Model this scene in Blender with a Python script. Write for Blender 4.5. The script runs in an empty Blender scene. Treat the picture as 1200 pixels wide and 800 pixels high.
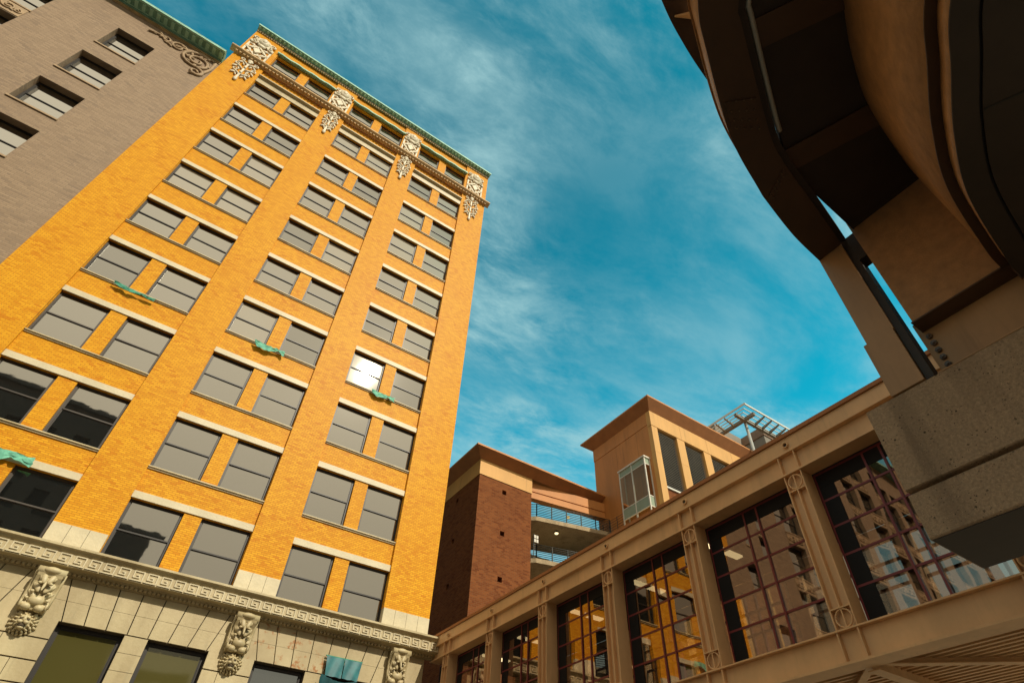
import bpy, bmesh, math, random
from mathutils import Vector, Matrix, noise
R = math.radians
C = bpy.context.scene
COL = C.collection
random.seed(7)

# ------------------------------------------------------------------ camera
yaw, pitch, roll = 0.597540, 0.770496, 0.0256492
F = Vector((math.sin(yaw) * math.cos(pitch), math.cos(yaw) * math.cos(pitch), math.sin(pitch)))
R0 = Vector((math.cos(yaw), -math.sin(yaw), 0.0))
U0 = R0.cross(F)
RR = R0 * math.cos(roll) + U0 * math.sin(roll)
UU = -R0 * math.sin(roll) + U0 * math.cos(roll)
cd = bpy.data.cameras.new('camera')
cam = bpy.data.objects.new('camera', cd)
COL.objects.link(cam)
cam.matrix_world = Matrix(((RR.x, UU.x, -F.x, 0), (RR.y, UU.y, -F.y, 0), (RR.z, UU.z, -F.z, 0), (0, 0, 0, 1)))
cd.sensor_width = 36
cd.lens = 670.483 / 1200 * 36
cd.shift_x = -17.773 / 1200
cd.shift_y = 24.13 / 1200
cd.clip_start = 0.05
cd.clip_end = 20000
C.camera = cam

# ------------------------------------------------------------------ sun and sky
SUN = Vector((0.176, -0.737, 0.652)).normalized()
SUN_EL = math.asin(SUN.z)
SUN_AZ = math.atan2(SUN.x, SUN.y)          # clockwise from +Y
sl = bpy.data.lights.new('sun', 'SUN')
sl.energy = 3.4
sl.angle = R(0.53)
sl.color = (1.0, 0.90, 0.72)
so = bpy.data.objects.new('sun', sl)
so.rotation_euler = (-SUN).to_track_quat('-Z', 'Y').to_euler()
so.location = (10, -30, 60)
COL.objects.link(so)

W = bpy.data.worlds.new('World')
C.world = W
W.use_nodes = True
wn, wl = W.node_tree.nodes, W.node_tree.links
wn.clear()


def N(t, **kw):
    n = wn.new(t)
    for k, v in kw.items():
        setattr(n, k, v)
    return n


def wmath(op, a, b=None, clamp=False):
    n = wn.new('ShaderNodeMath')
    n.operation = op
    n.use_clamp = clamp
    for i, v in enumerate((a, b)):
        if v is None:
            continue
        if isinstance(v, (int, float)):
            n.inputs[i].default_value = v
        else:
            wl.new(v, n.inputs[i])
    return n.outputs[0]


def wmix(fac, a, b, blend='MIX'):
    n = wn.new('ShaderNodeMix')
    n.data_type = 'RGBA'
    n.blend_type = blend
    for s, v in ((n.inputs[0], fac), (n.inputs[6], a), (n.inputs[7], b)):
        if isinstance(v, (int, float)):
            s.default_value = v
        elif isinstance(v, tuple):
            s.default_value = (*v, 1)
        else:
            wl.new(v, s)
    return n.outputs[2]


sky = N('ShaderNodeTexSky', sky_type='NISHITA')
sky.sun_disc = False
sky.sun_elevation = SUN_EL
sky.sun_rotation = SUN_AZ
sky.air_density = 1.0
sky.dust_density = 1.6
sky.ozone_density = 2.0
tc = N('ShaderNodeTexCoord')
sep = N('ShaderNodeSeparateXYZ')
wl.new(tc.outputs['Generated'], sep.inputs[0])
zc = wmath('MAXIMUM', sep.outputs[2], 0.06)
px = wmath('DIVIDE', sep.outputs[0], zc)
py = wmath('DIVIDE', sep.outputs[1], zc)
comb = N('ShaderNodeCombineXYZ')
wl.new(px, comb.inputs[0])
wl.new(py, comb.inputs[1])
mp = N('ShaderNodeMapping')
mp.inputs['Rotation'].default_value = (0, 0, R(28))
mp.inputs['Scale'].default_value = (1.0, 1.9, 1.0)
wl.new(comb.outputs[0], mp.inputs[0])


def cloud_noise(scale, detail, rough, dist, lo, hi, off=(0, 0, 0)):
    m2 = N('ShaderNodeMapping')
    m2.inputs['Location'].default_value = off
    wl.new(mp.outputs[0], m2.inputs[0])
    n = N('ShaderNodeTexNoise')
    n.inputs['Scale'].default_value = scale
    n.inputs['Detail'].default_value = detail
    n.inputs['Roughness'].default_value = rough
    n.inputs['Distortion'].default_value = dist
    wl.new(m2.outputs[0], n.inputs['Vector'])
    mr = N('ShaderNodeMapRange', interpolation_type='SMOOTHSTEP')
    mr.inputs[1].default_value = lo
    mr.inputs[2].default_value = hi
    wl.new(n.outputs[0], mr.inputs[0])
    return mr.outputs[0]


big = cloud_noise(1.15, 2.0, 0.5, 0.3, 0.34, 0.60, (0.35, 0.1, 0))
wisp = cloud_noise(3.0, 10.0, 0.66, 0.35, 0.38, 0.74, (3.1, 1.7, 0))
fine = cloud_noise(9.0, 7.0, 0.68, 0.3, 0.40, 0.78, (0.4, 5.0, 0))
cl = wmath('MULTIPLY', big, wmath('ADD', wmath('MULTIPLY', wisp, 0.75), wmath('MULTIPLY', fine, 0.28)), True)
veil = cloud_noise(2.2, 8.0, 0.62, 0.3, 0.34, 0.80, (7.7, 2.2, 0))
cl = wmath('ADD', wmath('MULTIPLY', cl, 1.25), wmath('MULTIPLY', veil, 0.42), True)
# a clear patch high between the cloud banks
cp = N('ShaderNodeVectorMath', operation='DISTANCE')
wl.new(tc.outputs['Generated'], cp.inputs[0])
cp.inputs[1].default_value = Vector((0.40, 0.34, 0.85)).normalized()
cr_ = N('ShaderNodeMapRange', interpolation_type='SMOOTHSTEP')
cr_.inputs[1].default_value = 0.05
cr_.inputs[2].default_value = 0.30
cr_.inputs[3].default_value = 0.15
wl.new(cp.outputs['Value'], cr_.inputs[0])
cl = wmath('MULTIPLY', cl, cr_.outputs[0])
SKY_TINT = (0.045, 1.76, 1.46)
tint = wmix(1.0, sky.outputs[0], SKY_TINT, 'MULTIPLY')
# pale haze in the unseen rear sky, brightened and widened as added fill light
sd = N('ShaderNodeVectorMath', operation='DOT_PRODUCT')
wl.new(tc.outputs['Generated'], sd.inputs[0])
sd.inputs[1].default_value = Vector((-0.35, -0.9, 0.25)).normalized()
hz = N('ShaderNodeMapRange', interpolation_type='SMOOTHSTEP')
hz.inputs[1].default_value = 0.18
hz.inputs[2].default_value = 0.72
wl.new(sd.outputs['Value'], hz.inputs[0])
HAZE_FILL = (11.8, 10.4, 8.0)
lo = N('ShaderNodeMapRange', interpolation_type='SMOOTHSTEP')
for i_, v_ in ((1, 0.50), (2, 0.97), (3, 1.55), (4, 0.92)):
    lo.inputs[i_].default_value = v_
wl.new(sep.outputs[2], lo.inputs[0])
tint = wmix(1.0, tint, lo.outputs[0], 'MULTIPLY')
# warm fill light added to the unseen sky low over the horizon
hl = N('ShaderNodeMapRange', interpolation_type='SMOOTHSTEP')
for i_, v_ in ((1, 0.10), (2, 0.56), (3, 0.9), (4, 0.0)):
    hl.inputs[i_].default_value = v_
wl.new(sep.outputs[2], hl.inputs[0])
LOW_FILL = (10.5, 7.2, 4.5)
tint = wmix(hl.outputs[0], tint, LOW_FILL)
hv = N('ShaderNodeMapRange', interpolation_type='SMOOTHSTEP')
for i_, v_ in ((1, 0.30), (2, 0.72), (3, 0.62), (4, 1.05)):
    hv.inputs[i_].default_value = v_
wl.new(sep.outputs[2], hv.inputs[0])
haze_fillc = wmix(1.0, HAZE_FILL, hv.outputs[0], 'MULTIPLY')
base = wmix(hz.outputs[0], tint, haze_fillc)
CLOUD = (4.2, 6.9, 7.1)
cl = wmath('MULTIPLY', cl, wmath('MULTIPLY', wmath('SUBTRACT', 1.0, hl.outputs[0]), wmath('SUBTRACT', 1.0, hz.outputs[0])))
skyc = wmix(wmath('MULTIPLY', cl, 0.95), base, CLOUD)
bg = N('ShaderNodeBackground')
bg.inputs[1].default_value = 0.085
wl.new(skyc, bg.inputs[0])
wo = N('ShaderNodeOutputWorld')
wl.new(bg.outputs[0], wo.inputs[0])

C.view_settings.view_transform = 'Standard'
C.view_settings.look = 'None'
C.view_settings.exposure = 0.22
C.view_settings.gamma = 1.0


# ------------------------------------------------------------------ materials
def newmat(name):
    m = bpy.data.materials.new(name)
    m.use_nodes = True
    nt = m.node_tree
    b = nt.nodes['Principled BSDF']
    return m, nt, b


def link(nt, a, b):
    nt.links.new(a, b)


def nd(nt, t, **kw):
    n = nt.nodes.new(t)
    for k, v in kw.items():
        setattr(n, k, v)
    return n


def rgbmix(nt, fac, a, b, blend='MIX'):
    n = nt.nodes.new('ShaderNodeMix')
    n.data_type = 'RGBA'
    n.blend_type = blend
    for s, v in ((n.inputs[0], fac), (n.inputs[6], a), (n.inputs[7], b)):
        if isinstance(v, (int, float)):
            s.default_value = v
        elif isinstance(v, tuple):
            s.default_value = (*v[:3], 1)
        else:
            nt.links.new(v, s)
    return n.outputs[2]


def noise_fac(nt, scale, lo, hi, detail=4, rough=0.55, stretch=None, vec=None):
    g = nd(nt, 'ShaderNodeNewGeometry')
    v = vec if vec else g.outputs['Position']
    if stretch:
        mpn = nd(nt, 'ShaderNodeMapping')
        mpn.inputs['Scale'].default_value = stretch
        link(nt, v, mpn.inputs[0])
        v = mpn.outputs[0]
    n = nd(nt, 'ShaderNodeTexNoise')
    n.inputs['Scale'].default_value = scale
    n.inputs['Detail'].default_value = detail
    n.inputs['Roughness'].default_value = rough
    link(nt, v, n.inputs['Vector'])
    mr = nd(nt, 'ShaderNodeMapRange')
    mr.inputs[1].default_value = lo
    mr.inputs[2].default_value = hi
    link(nt, n.outputs[0], mr.inputs[0])
    return mr.outputs[0]


def bump(nt, b, h, dist, strength=0.6):
    bp = nd(nt, 'ShaderNodeBump')
    bp.inputs['Distance'].default_value = dist
    bp.inputs['Strength'].default_value = strength
    link(nt, h, bp.inputs['Height'])
    link(nt, bp.outputs[0], b.inputs['Normal'])


def plain(name, col, rough=0.55, var=0.18, scale=1.5, metallic=0.0, bmp=0.0, col2=None, streak=False, spec=0.5):
    m, nt, b = newmat(name)
    f = noise_fac(nt, scale, 0.3, 0.72, 6, 0.62, (1, 1, 0.25) if streak else None)
    c2 = col2 if col2 else tuple(max(0, c * (1 - var * 1.6)) for c in col)
    c = rgbmix(nt, f, tuple(min(1, x * (1 + var * 0.5)) for x in col), c2)
    f2 = noise_fac(nt, scale * 9, 0.35, 0.7, 5, 0.6)
    c = rgbmix(nt, 0.12, c, rgbmix(nt, f2, c, tuple(x * 0.55 for x in col)))
    if streak:
        f3 = noise_fac(nt, 3.4, 0.54, 0.80, 5, 0.6, (1, 1, 0.07))
        f4 = noise_fac(nt, 0.55, 0.40, 0.65, 3, 0.6)
        mm = nd(nt, 'ShaderNodeMath', operation='MULTIPLY')
        link(nt, f3, mm.inputs[0])
        link(nt, f4, mm.inputs[1])
        c = rgbmix(nt, mm.outputs[0], c, tuple(x * 0.5 for x in col))
    link(nt, c, b.inputs['Base Color'])
    b.inputs['Roughness'].default_value = rough
    b.inputs['Metallic'].default_value = metallic
    b.inputs['Specular IOR Level'].default_value = spec
    if bmp:
        bump(nt, b, f2, bmp)
    return m


def brick(name, c1, c2, mortar, wide, high, rough=0.6, joint=0.012, stain=None, stain_amt=0.5, bmp=0.006, spec=0.5, stain_lo=0.42, stain_hi=0.8):
    m, nt, b = newmat(name)
    g = nd(nt, 'ShaderNodeNewGeometry')
    s = nd(nt, 'ShaderNodeSeparateXYZ')
    link(nt, g.outputs['Position'], s.inputs[0])
    ad = nd(nt, 'ShaderNodeMath', operation='ADD')
    link(nt, s.outputs[0], ad.inputs[0])
    link(nt, s.outputs[1], ad.inputs[1])
    cb = nd(nt, 'ShaderNodeCombineXYZ')
    link(nt, ad.outputs[0], cb.inputs[0])
    link(nt, s.outputs[2], cb.inputs[1])
    bt = nd(nt, 'ShaderNodeTexBrick')
    bt.inputs['Scale'].default_value = 1
    bt.inputs['Brick Width'].default_value = wide
    bt.inputs['Row Height'].default_value = high
    bt.inputs['Mortar Size'].default_value = joint
    bt.inputs['Mortar Smooth'].default_value = 0.3
    bt.inputs['Bias'].default_value = 0.0
    bt.inputs['Color1'].default_value = (*c1, 1)
    bt.inputs['Color2'].default_value = (*c2, 1)
    bt.inputs['Mortar'].default_value = (*mortar, 1)
    link(nt, cb.outputs[0], bt.inputs['Vector'])
    c = bt.outputs['Color']
    # odd burnt bricks: noise stretched to brick shape
    def mth(op, x, y=None):
        k = nd(nt, 'ShaderNodeMath', operation=op)
        for i_, v_ in enumerate((x, y)):
            if v_ is None:
                continue
            if isinstance(v_, (int, float)):
                k.inputs[i_].default_value = v_
            else:
                link(nt, v_, k.inputs[i_])
        return k.outputs[0]
    row = mth('FLOOR', mth('DIVIDE', s.outputs[2], high))
    odd = mth('FLOORED_MODULO', row, 2.0)
    half = mth('MULTIPLY', mth('SUBTRACT', 1.0, odd), 0.5)
    colm = mth('FLOOR', mth('ADD', mth('DIVIDE', ad.outputs[0], wide), half))
    cid = nd(nt, 'ShaderNodeCombineXYZ')
    link(nt, colm, cid.inputs[0])
    link(nt, row, cid.inputs[1])
    wnz = nd(nt, 'ShaderNodeTexWhiteNoise', noise_dimensions='3D')
    link(nt, cid.outputs[0], wnz.inputs['Vector'])
    clump = noise_fac(nt, 0.75, 0.35, 0.70, 4, 0.6)
    f = mth('MULTIPLY', mth('GREATER_THAN', mth('ADD', wnz.outputs['Value'], mth('MULTIPLY', clump, 0.62)), 1.19), mth('ADD', 0.4, mth('MULTIPLY', wnz.outputs['Value'], 0.6)))
    st = stain if stain else tuple(x * 0.6 for x in c2)
    big = noise_fac(nt, 0.32, stain_lo, stain_hi, 5, 0.6)
    mm = nd(nt, 'ShaderNodeMath', operation='MULTIPLY')
    link(nt, f, mm.inputs[0])
    mm.inputs[1].default_value = stain_amt
    c = rgbmix(nt, mm.outputs[0], c, st)
    m3 = nd(nt, 'ShaderNodeMath', operation='MULTIPLY')
    link(nt, big, m3.inputs[0])
    m3.inputs[1].default_value = stain_amt * 0.34
    c = rgbmix(nt, m3.outputs[0], c, st)
    link(nt, c, b.inputs['Base Color'])
    b.inputs['Roughness'].default_value = rough
    b.inputs['Specular IOR Level'].default_value = spec
    iv = nd(nt, 'ShaderNodeMath', operation='SUBTRACT')
    iv.inputs[0].default_value = 1
    link(nt, bt.outputs['Fac'], iv.inputs[1])
    bump(nt, b, iv.outputs[0], bmp, 0.5)
    return m


def mirror_glass(name, refl, dark=(0.012, 0.012, 0.011), rough=0.02, amt=0.5, wave=0.0015, dust=0.0):
    """reflective window pane with a dark room behind it"""
    m, nt, b = newmat(name)
    nt.nodes.remove(b)
    d = nd(nt, 'ShaderNodeBsdfDiffuse')
    d.inputs[0].default_value = (*dark, 1)
    gl = nd(nt, 'ShaderNodeBsdfGlossy')
    gl.inputs[0].default_value = (*refl, 1)
    gl.inputs['Roughness'].default_value = rough
    mx = nd(nt, 'ShaderNodeMixShader')
    mx.inputs[0].default_value = amt
    f = noise_fac(nt, 1.1, 0.2, 0.8, 2, 0.5)
    bp = nd(nt, 'ShaderNodeBump')
    bp.inputs['Distance'].default_value = wave
    bp.inputs['Strength'].default_value = 1.0
    link(nt, f, bp.inputs['Height'])
    link(nt, bp.outputs[0], gl.inputs['Normal'])
    link(nt, d.outputs[0], mx.inputs[1])
    link(nt, gl.outputs[0], mx.inputs[2])
    out = mx.outputs[0]
    if dust:      # thin film of dust that scatters the sun's reflection
        g2 = nd(nt, 'ShaderNodeBsdfGlossy')
        g2.inputs[0].default_value = (1, 0.97, 0.9, 1)
        g2.inputs['Roughness'].default_value = 0.18
        m2 = nd(nt, 'ShaderNodeMixShader')
        m2.inputs[0].default_value = dust
        link(nt, out, m2.inputs[1])
        link(nt, g2.outputs[0], m2.inputs[2])
        out = m2.outputs[0]
    link(nt, out, nt.nodes['Material Output'].inputs[0])
    return m


def see_glass(name, tint, amt=0.35, rough=0.01, wave=0.004):
    m, nt, b = newmat(name)
    nt.nodes.remove(b)
    t = nd(nt, 'ShaderNodeBsdfTransparent')
    t.inputs[0].default_value = (*tint, 1)
    gl = nd(nt, 'ShaderNodeBsdfGlossy')
    gl.inputs[0].default_value = (0.76, 0.59, 0.48, 1)
    gl.inputs['Roughness'].default_value = rough
    f = noise_fac(nt, 0.8, 0.2, 0.8, 2, 0.5)
    bp = nd(nt, 'ShaderNodeBump')
    bp.inputs['Distance'].default_value = wave
    bp.inputs['Strength'].default_value = 1.0
    link(nt, f, bp.inputs['Height'])
    link(nt, bp.outputs[0], gl.inputs['Normal'])
    mx = nd(nt, 'ShaderNodeMixShader')
    mx.inputs[0].default_value = amt
    link(nt, t.outputs[0], mx.inputs[1])
    link(nt, gl.outputs[0], mx.inputs[2])
    link(nt, mx.outputs[0], nt.nodes['Material Output'].inputs[0])
    return m


def emit(name, col, s):
    m, nt, b = newmat(name)
    b.inputs['Base Color'].default_value = (*col, 1)
    b.inputs['Emission Color'].default_value = (*col, 1)
    b.inputs['Emission Strength'].default_value = s
    return m


def concrete(name, col, pits=True):
    m, nt, b = newmat(name)
    g = nd(nt, 'ShaderNodeNewGeometry')
    f = noise_fac(nt, 1.3, 0.28, 0.75, 8, 0.65)
    c = rgbmix(nt, f, tuple(x * 1.12 for x in col), tuple(x * 0.62 for x in col))
    f2 = noise_fac(nt, 26, 0.35, 0.68, 5, 0.7)
    c = rgbmix(nt, 0.6, c, rgbmix(nt, f2, tuple(x * 1.35 for x in col), tuple(x * 0.55 for x in col)))
    st = noise_fac(nt, 1.7, 0.52, 0.75, 4, 0.6, (1.0, 1.0, 0.12))
    m0 = nd(nt, 'ShaderNodeMath', operation='MULTIPLY')
    link(nt, st, m0.inputs[0])
    m0.inputs[1].default_value = 0.8
    c = rgbmix(nt, m0.outputs[0], c, tuple(x * 0.45 for x in col))
    h = f2
    if pits:
        for sc, thr in ((9, 0.17), (21, 0.2)):
            vo = nd(nt, 'ShaderNodeTexVoronoi')
            vo.inputs['Scale'].default_value = sc
            link(nt, g.outputs['Position'], vo.inputs['Vector'])
            r = nd(nt, 'ShaderNodeMapRange')
            r.inputs[1].default_value = thr * 0.6
            r.inputs[2].default_value = thr
            r.inputs[3].default_value = 1
            r.inputs[4].default_value = 0
            link(nt, vo.outputs['Distance'], r.inputs[0])
            gate = noise_fac(nt, 2.3, 0.42, 0.58, 3, 0.6)
            mm = nd(nt, 'ShaderNodeMath', operation='MULTIPLY')
            link(nt, r.outputs[0], mm.inputs[0])
            link(nt, gate, mm.inputs[1])
            c = rgbmix(nt, mm.outputs[0], c, tuple(x * 0.12 for x in col))
        vo = nd(nt, 'ShaderNodeTexVoronoi')
        vo.inputs['Scale'].default_value = 34
        link(nt, g.outputs['Position'], vo.inputs['Vector'])
        r = nd(nt, 'ShaderNodeMapRange')
        r.inputs[1].default_value = 0.10
        r.inputs[2].default_value = 0.16
        r.inputs[3].default_value = 0.55
        r.inputs[4].default_value = 0
        link(nt, vo.outputs['Distance'], r.inputs[0])
        c = rgbmix(nt, r.outputs[0], c, tuple(min(1, x * 2.0) for x in col))
    link(nt, c, b.inputs['Base Color'])
    b.inputs['Roughness'].default_value = 0.9
    bump(nt, b, h, 0.022, 0.7)
    return m


M = {}
M['ybrick'] = brick('golden_brick', (0.78, 0.385, 0.018), (0.63, 0.265, 0.010), (0.50, 0.215, 0.015), 0.225, 0.076, 0.44,
                    0.011, (0.50, 0.15, 0.006), 0.5, 0.008, 0.10)
M['tbrick'] = brick('taupe_brick', (0.315, 0.215, 0.128), (0.245, 0.162, 0.094), (0.20, 0.138, 0.085), 0.36, 0.10, 0.7,
                    0.012, (0.15, 0.10, 0.065), 0.4)
M['rbrick'] = brick('red_brick', (0.24, 0.078, 0.024), (0.155, 0.045, 0.015), (0.18, 0.09, 0.04), 0.34, 0.115, 0.85,
                    0.016, (0.10, 0.026, 0.010), 0.55, spec=0.1)
M['cream'] = plain('cream_terracotta', (0.52, 0.435, 0.25), 0.5, 0.2, 0.9, col2=(0.36, 0.28, 0.145), bmp=0.004, streak=True)
M['cream_light'] = plain('pale_terracotta', (0.62, 0.535, 0.35), 0.5, 0.12, 1.3, bmp=0.004)
M['carving'] = plain('pale_carved_terracotta', (0.76, 0.68, 0.50), 0.55, 0.2, 4.0, bmp=0.004)
M['joint'] = plain('dark_joint', (0.10, 0.075, 0.045), 0.9)
def rusty():
    m, nt, b = newmat('rust_stained_terracotta')
    f = noise_fac(nt, 0.9, 0.3, 0.72, 6, 0.62)
    c = rgbmix(nt, f, (0.52, 0.43, 0.25), (0.36, 0.28, 0.15))
    f2 = noise_fac(nt, 2.6, 0.56, 0.64, 7, 0.7)
    c = rgbmix(nt, f2, c, (0.34, 0.14, 0.035))
    link(nt, c, b.inputs['Base Color'])
    b.inputs['Roughness'].default_value = 0.6
    return m


M['rust'] = rusty()
M['brownstone'] = plain('brown_moulded_stone', (0.60, 0.40, 0.18), 0.6, 0.25, 2.5, bmp=0.006)
M['trim'] = plain('taupe_stone_trim', (0.40, 0.275, 0.155), 0.7, 0.2, 2.0)
M['copper'] = plain('green_copper', (0.36, 0.62, 0.48), 0.6, 0.2, 2.0, col2=(0.22, 0.44, 0.34), bmp=0.003)
M['copper_dark'] = plain('dark_green_copper', (0.24, 0.46, 0.35), 0.65, 0.25, 2.0)
M['frame'] = plain('bronze_frame', (0.022, 0.018, 0.015), 0.45, 0.1)
M['frame_pale'] = plain('paler_bronze_frame', (0.055, 0.042, 0.032), 0.5, 0.15)  # lighter bronze for the lower windows of the left bay
M['glass_top'] = mirror_glass('sky_facing_glass', (0.88, 0.85, 0.75), amt=0.44, dust=0.0009, wave=0.0008)
M['glass_blind'] = mirror_glass('glass_over_pale_blind', (0.88, 0.84, 0.74), dark=(0.14, 0.13, 0.10), amt=0.40, dust=0.0009, wave=0.0010)
M['glass_deep'] = mirror_glass('glass_over_dark_room', (0.86, 0.84, 0.75), amt=0.37, dust=0.0009, wave=0.0012)
M['glass_black'] = plain('unlit_dark_glass', (0.012, 0.011, 0.010), 0.5, 0.1, spec=0.1)
M['glass_olive'] = mirror_glass('glass_over_olive_blind', (0.6, 0.6, 0.5), dark=(0.085, 0.075, 0.022), amt=0.12, rough=0.05)
M['glass_dark'] = mirror_glass('dark_office_glass', (0.55, 0.6, 0.6), amt=0.35)
M['glass_tan'] = mirror_glass('pale_sash_glass', (0.88, 0.86, 0.78), amt=0.50)
M['tanpaint'] = plain('tan_steel_paint', (0.74, 0.45, 0.215), 0.5, 0.14, 0.7, streak=True)
M['tanpaint2'] = plain('tan_steel_paint_low', (0.74, 0.45, 0.215), 0.5, 0.14, 0.9, streak=True)
M['burgundy'] = plain('burgundy_mullion', (0.17, 0.018, 0.020), 0.4, 0.1)
M['bridgeglass'] = see_glass('footbridge_glass', (0.32, 0.30, 0.27), 0.37, wave=0.0014)
M['backglass'] = see_glass('footbridge_far_glass', (0.72, 0.74, 0.72), 0.12)
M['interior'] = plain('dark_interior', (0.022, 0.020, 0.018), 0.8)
M['black'] = plain('matte_black', (0.014, 0.012, 0.011), 0.6, 0.1, spec=0.15)
M['slab'] = concrete('grey_concrete', (0.46, 0.36, 0.22), False)
M['pier'] = concrete('pitted_concrete', (0.46, 0.325, 0.205), True)
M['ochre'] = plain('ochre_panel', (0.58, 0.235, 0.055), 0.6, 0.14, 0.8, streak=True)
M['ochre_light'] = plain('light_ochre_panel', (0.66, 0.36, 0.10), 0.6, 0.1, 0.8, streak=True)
M['soffit'] = plain('brown_soffit', (0.36, 0.145, 0.045), 0.7, 0.14, 1.2)
M['rail'] = plain('grey_green_rail', (0.045, 0.05, 0.045), 0.45, 0.1)
M['louvre'] = plain('weathered_louvre', (0.27, 0.235, 0.18), 0.5, 0.15)
M['white'] = plain('white_metal', (0.72, 0.70, 0.62), 0.4, 0.08)
M['green_panel'] = plain('pale_green_spandrel', (0.33, 0.42, 0.33), 0.25, 0.1)
M['bayglass'] = see_glass('bay_glass', (0.62, 0.66, 0.60), 0.40)
M['guide'] = plain('shaded_guideway_paint', (0.075, 0.036, 0.016), 0.55, 0.16, 1.2)  # brown darkened, with the shade of the undersides put into the paint
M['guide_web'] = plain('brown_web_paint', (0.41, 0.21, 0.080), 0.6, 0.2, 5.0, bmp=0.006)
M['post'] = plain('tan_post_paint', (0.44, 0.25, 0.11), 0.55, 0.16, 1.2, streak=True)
M['guide_shade'] = plain('shaded_guideway_steel', (0.035, 0.022, 0.014), 0.65, 0.2, 1.2)  # near-black copy for undersides and recesses, shade put into the colour
M['bolt'] = plain('dull_bolt_steel', (0.12, 0.075, 0.04), 0.4, 0.1)
M['greysteel'] = plain('grey_steel_pipe', (0.42, 0.42, 0.38), 0.35, 0.1)
M['net_green'] = plain('green_netting', (0.05, 0.33, 0.21), 0.7, 0.4, 6.0, col2=(0.02, 0.12, 0.08))
M['net_pale'] = plain('pale_green_netting', (0.18, 0.52, 0.36), 0.7, 0.35, 5.0, col2=(0.05, 0.24, 0.17))
M['net_teal'] = plain('teal_sheet', (0.010, 0.16, 0.175), 0.5, 0.3, 2.5, col2=(0.006, 0.075, 0.095))
M['net_teal_dark'] = plain('dark_teal_sheet', (0.006, 0.085, 0.10), 0.6, 0.3, 2.0)
M['asphalt'] = plain('asphalt', (0.075, 0.064, 0.054), 0.9, 0.2, 0.8, bmp=0.004)
M['paving'] = plain('stone_paving', (0.30, 0.235, 0.16), 0.85, 0.15, 0.7, bmp=0.003)
M['paint'] = plain('road_paint', (0.75, 0.73, 0.66), 0.7, 0.1)
M['plaster'] = plain('grey_plaster', (0.36, 0.31, 0.25), 0.85, 0.2, 0.6, streak=True)
M['darkstone'] = plain('dark_stone', (0.06, 0.048, 0.04), 0.8, 0.2, 0.6)  # plain dark tone of the blocks mirrored in the windows
M['greywall'] = plain('grey_wall', (0.22, 0.19, 0.15), 0.7, 0.12, 0.5)
M['brownwall'] = plain('brown_wall_band', (0.25, 0.15, 0.09), 0.7, 0.12, 0.5)
M['lamp'] = emit('lit_ceiling_lamp', (1.0, 0.80, 0.42), 1.6)
M['yellow_glow'] = emit('yellow_glow', (1.0, 0.72, 0.25), 0.6)
M['red_cloth'] = plain('red_cloth', (0.30, 0.02, 0.03), 0.8)
M['blue_cloth'] = plain('blue_cloth', (0.02, 0.03, 0.32), 0.8)


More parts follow.
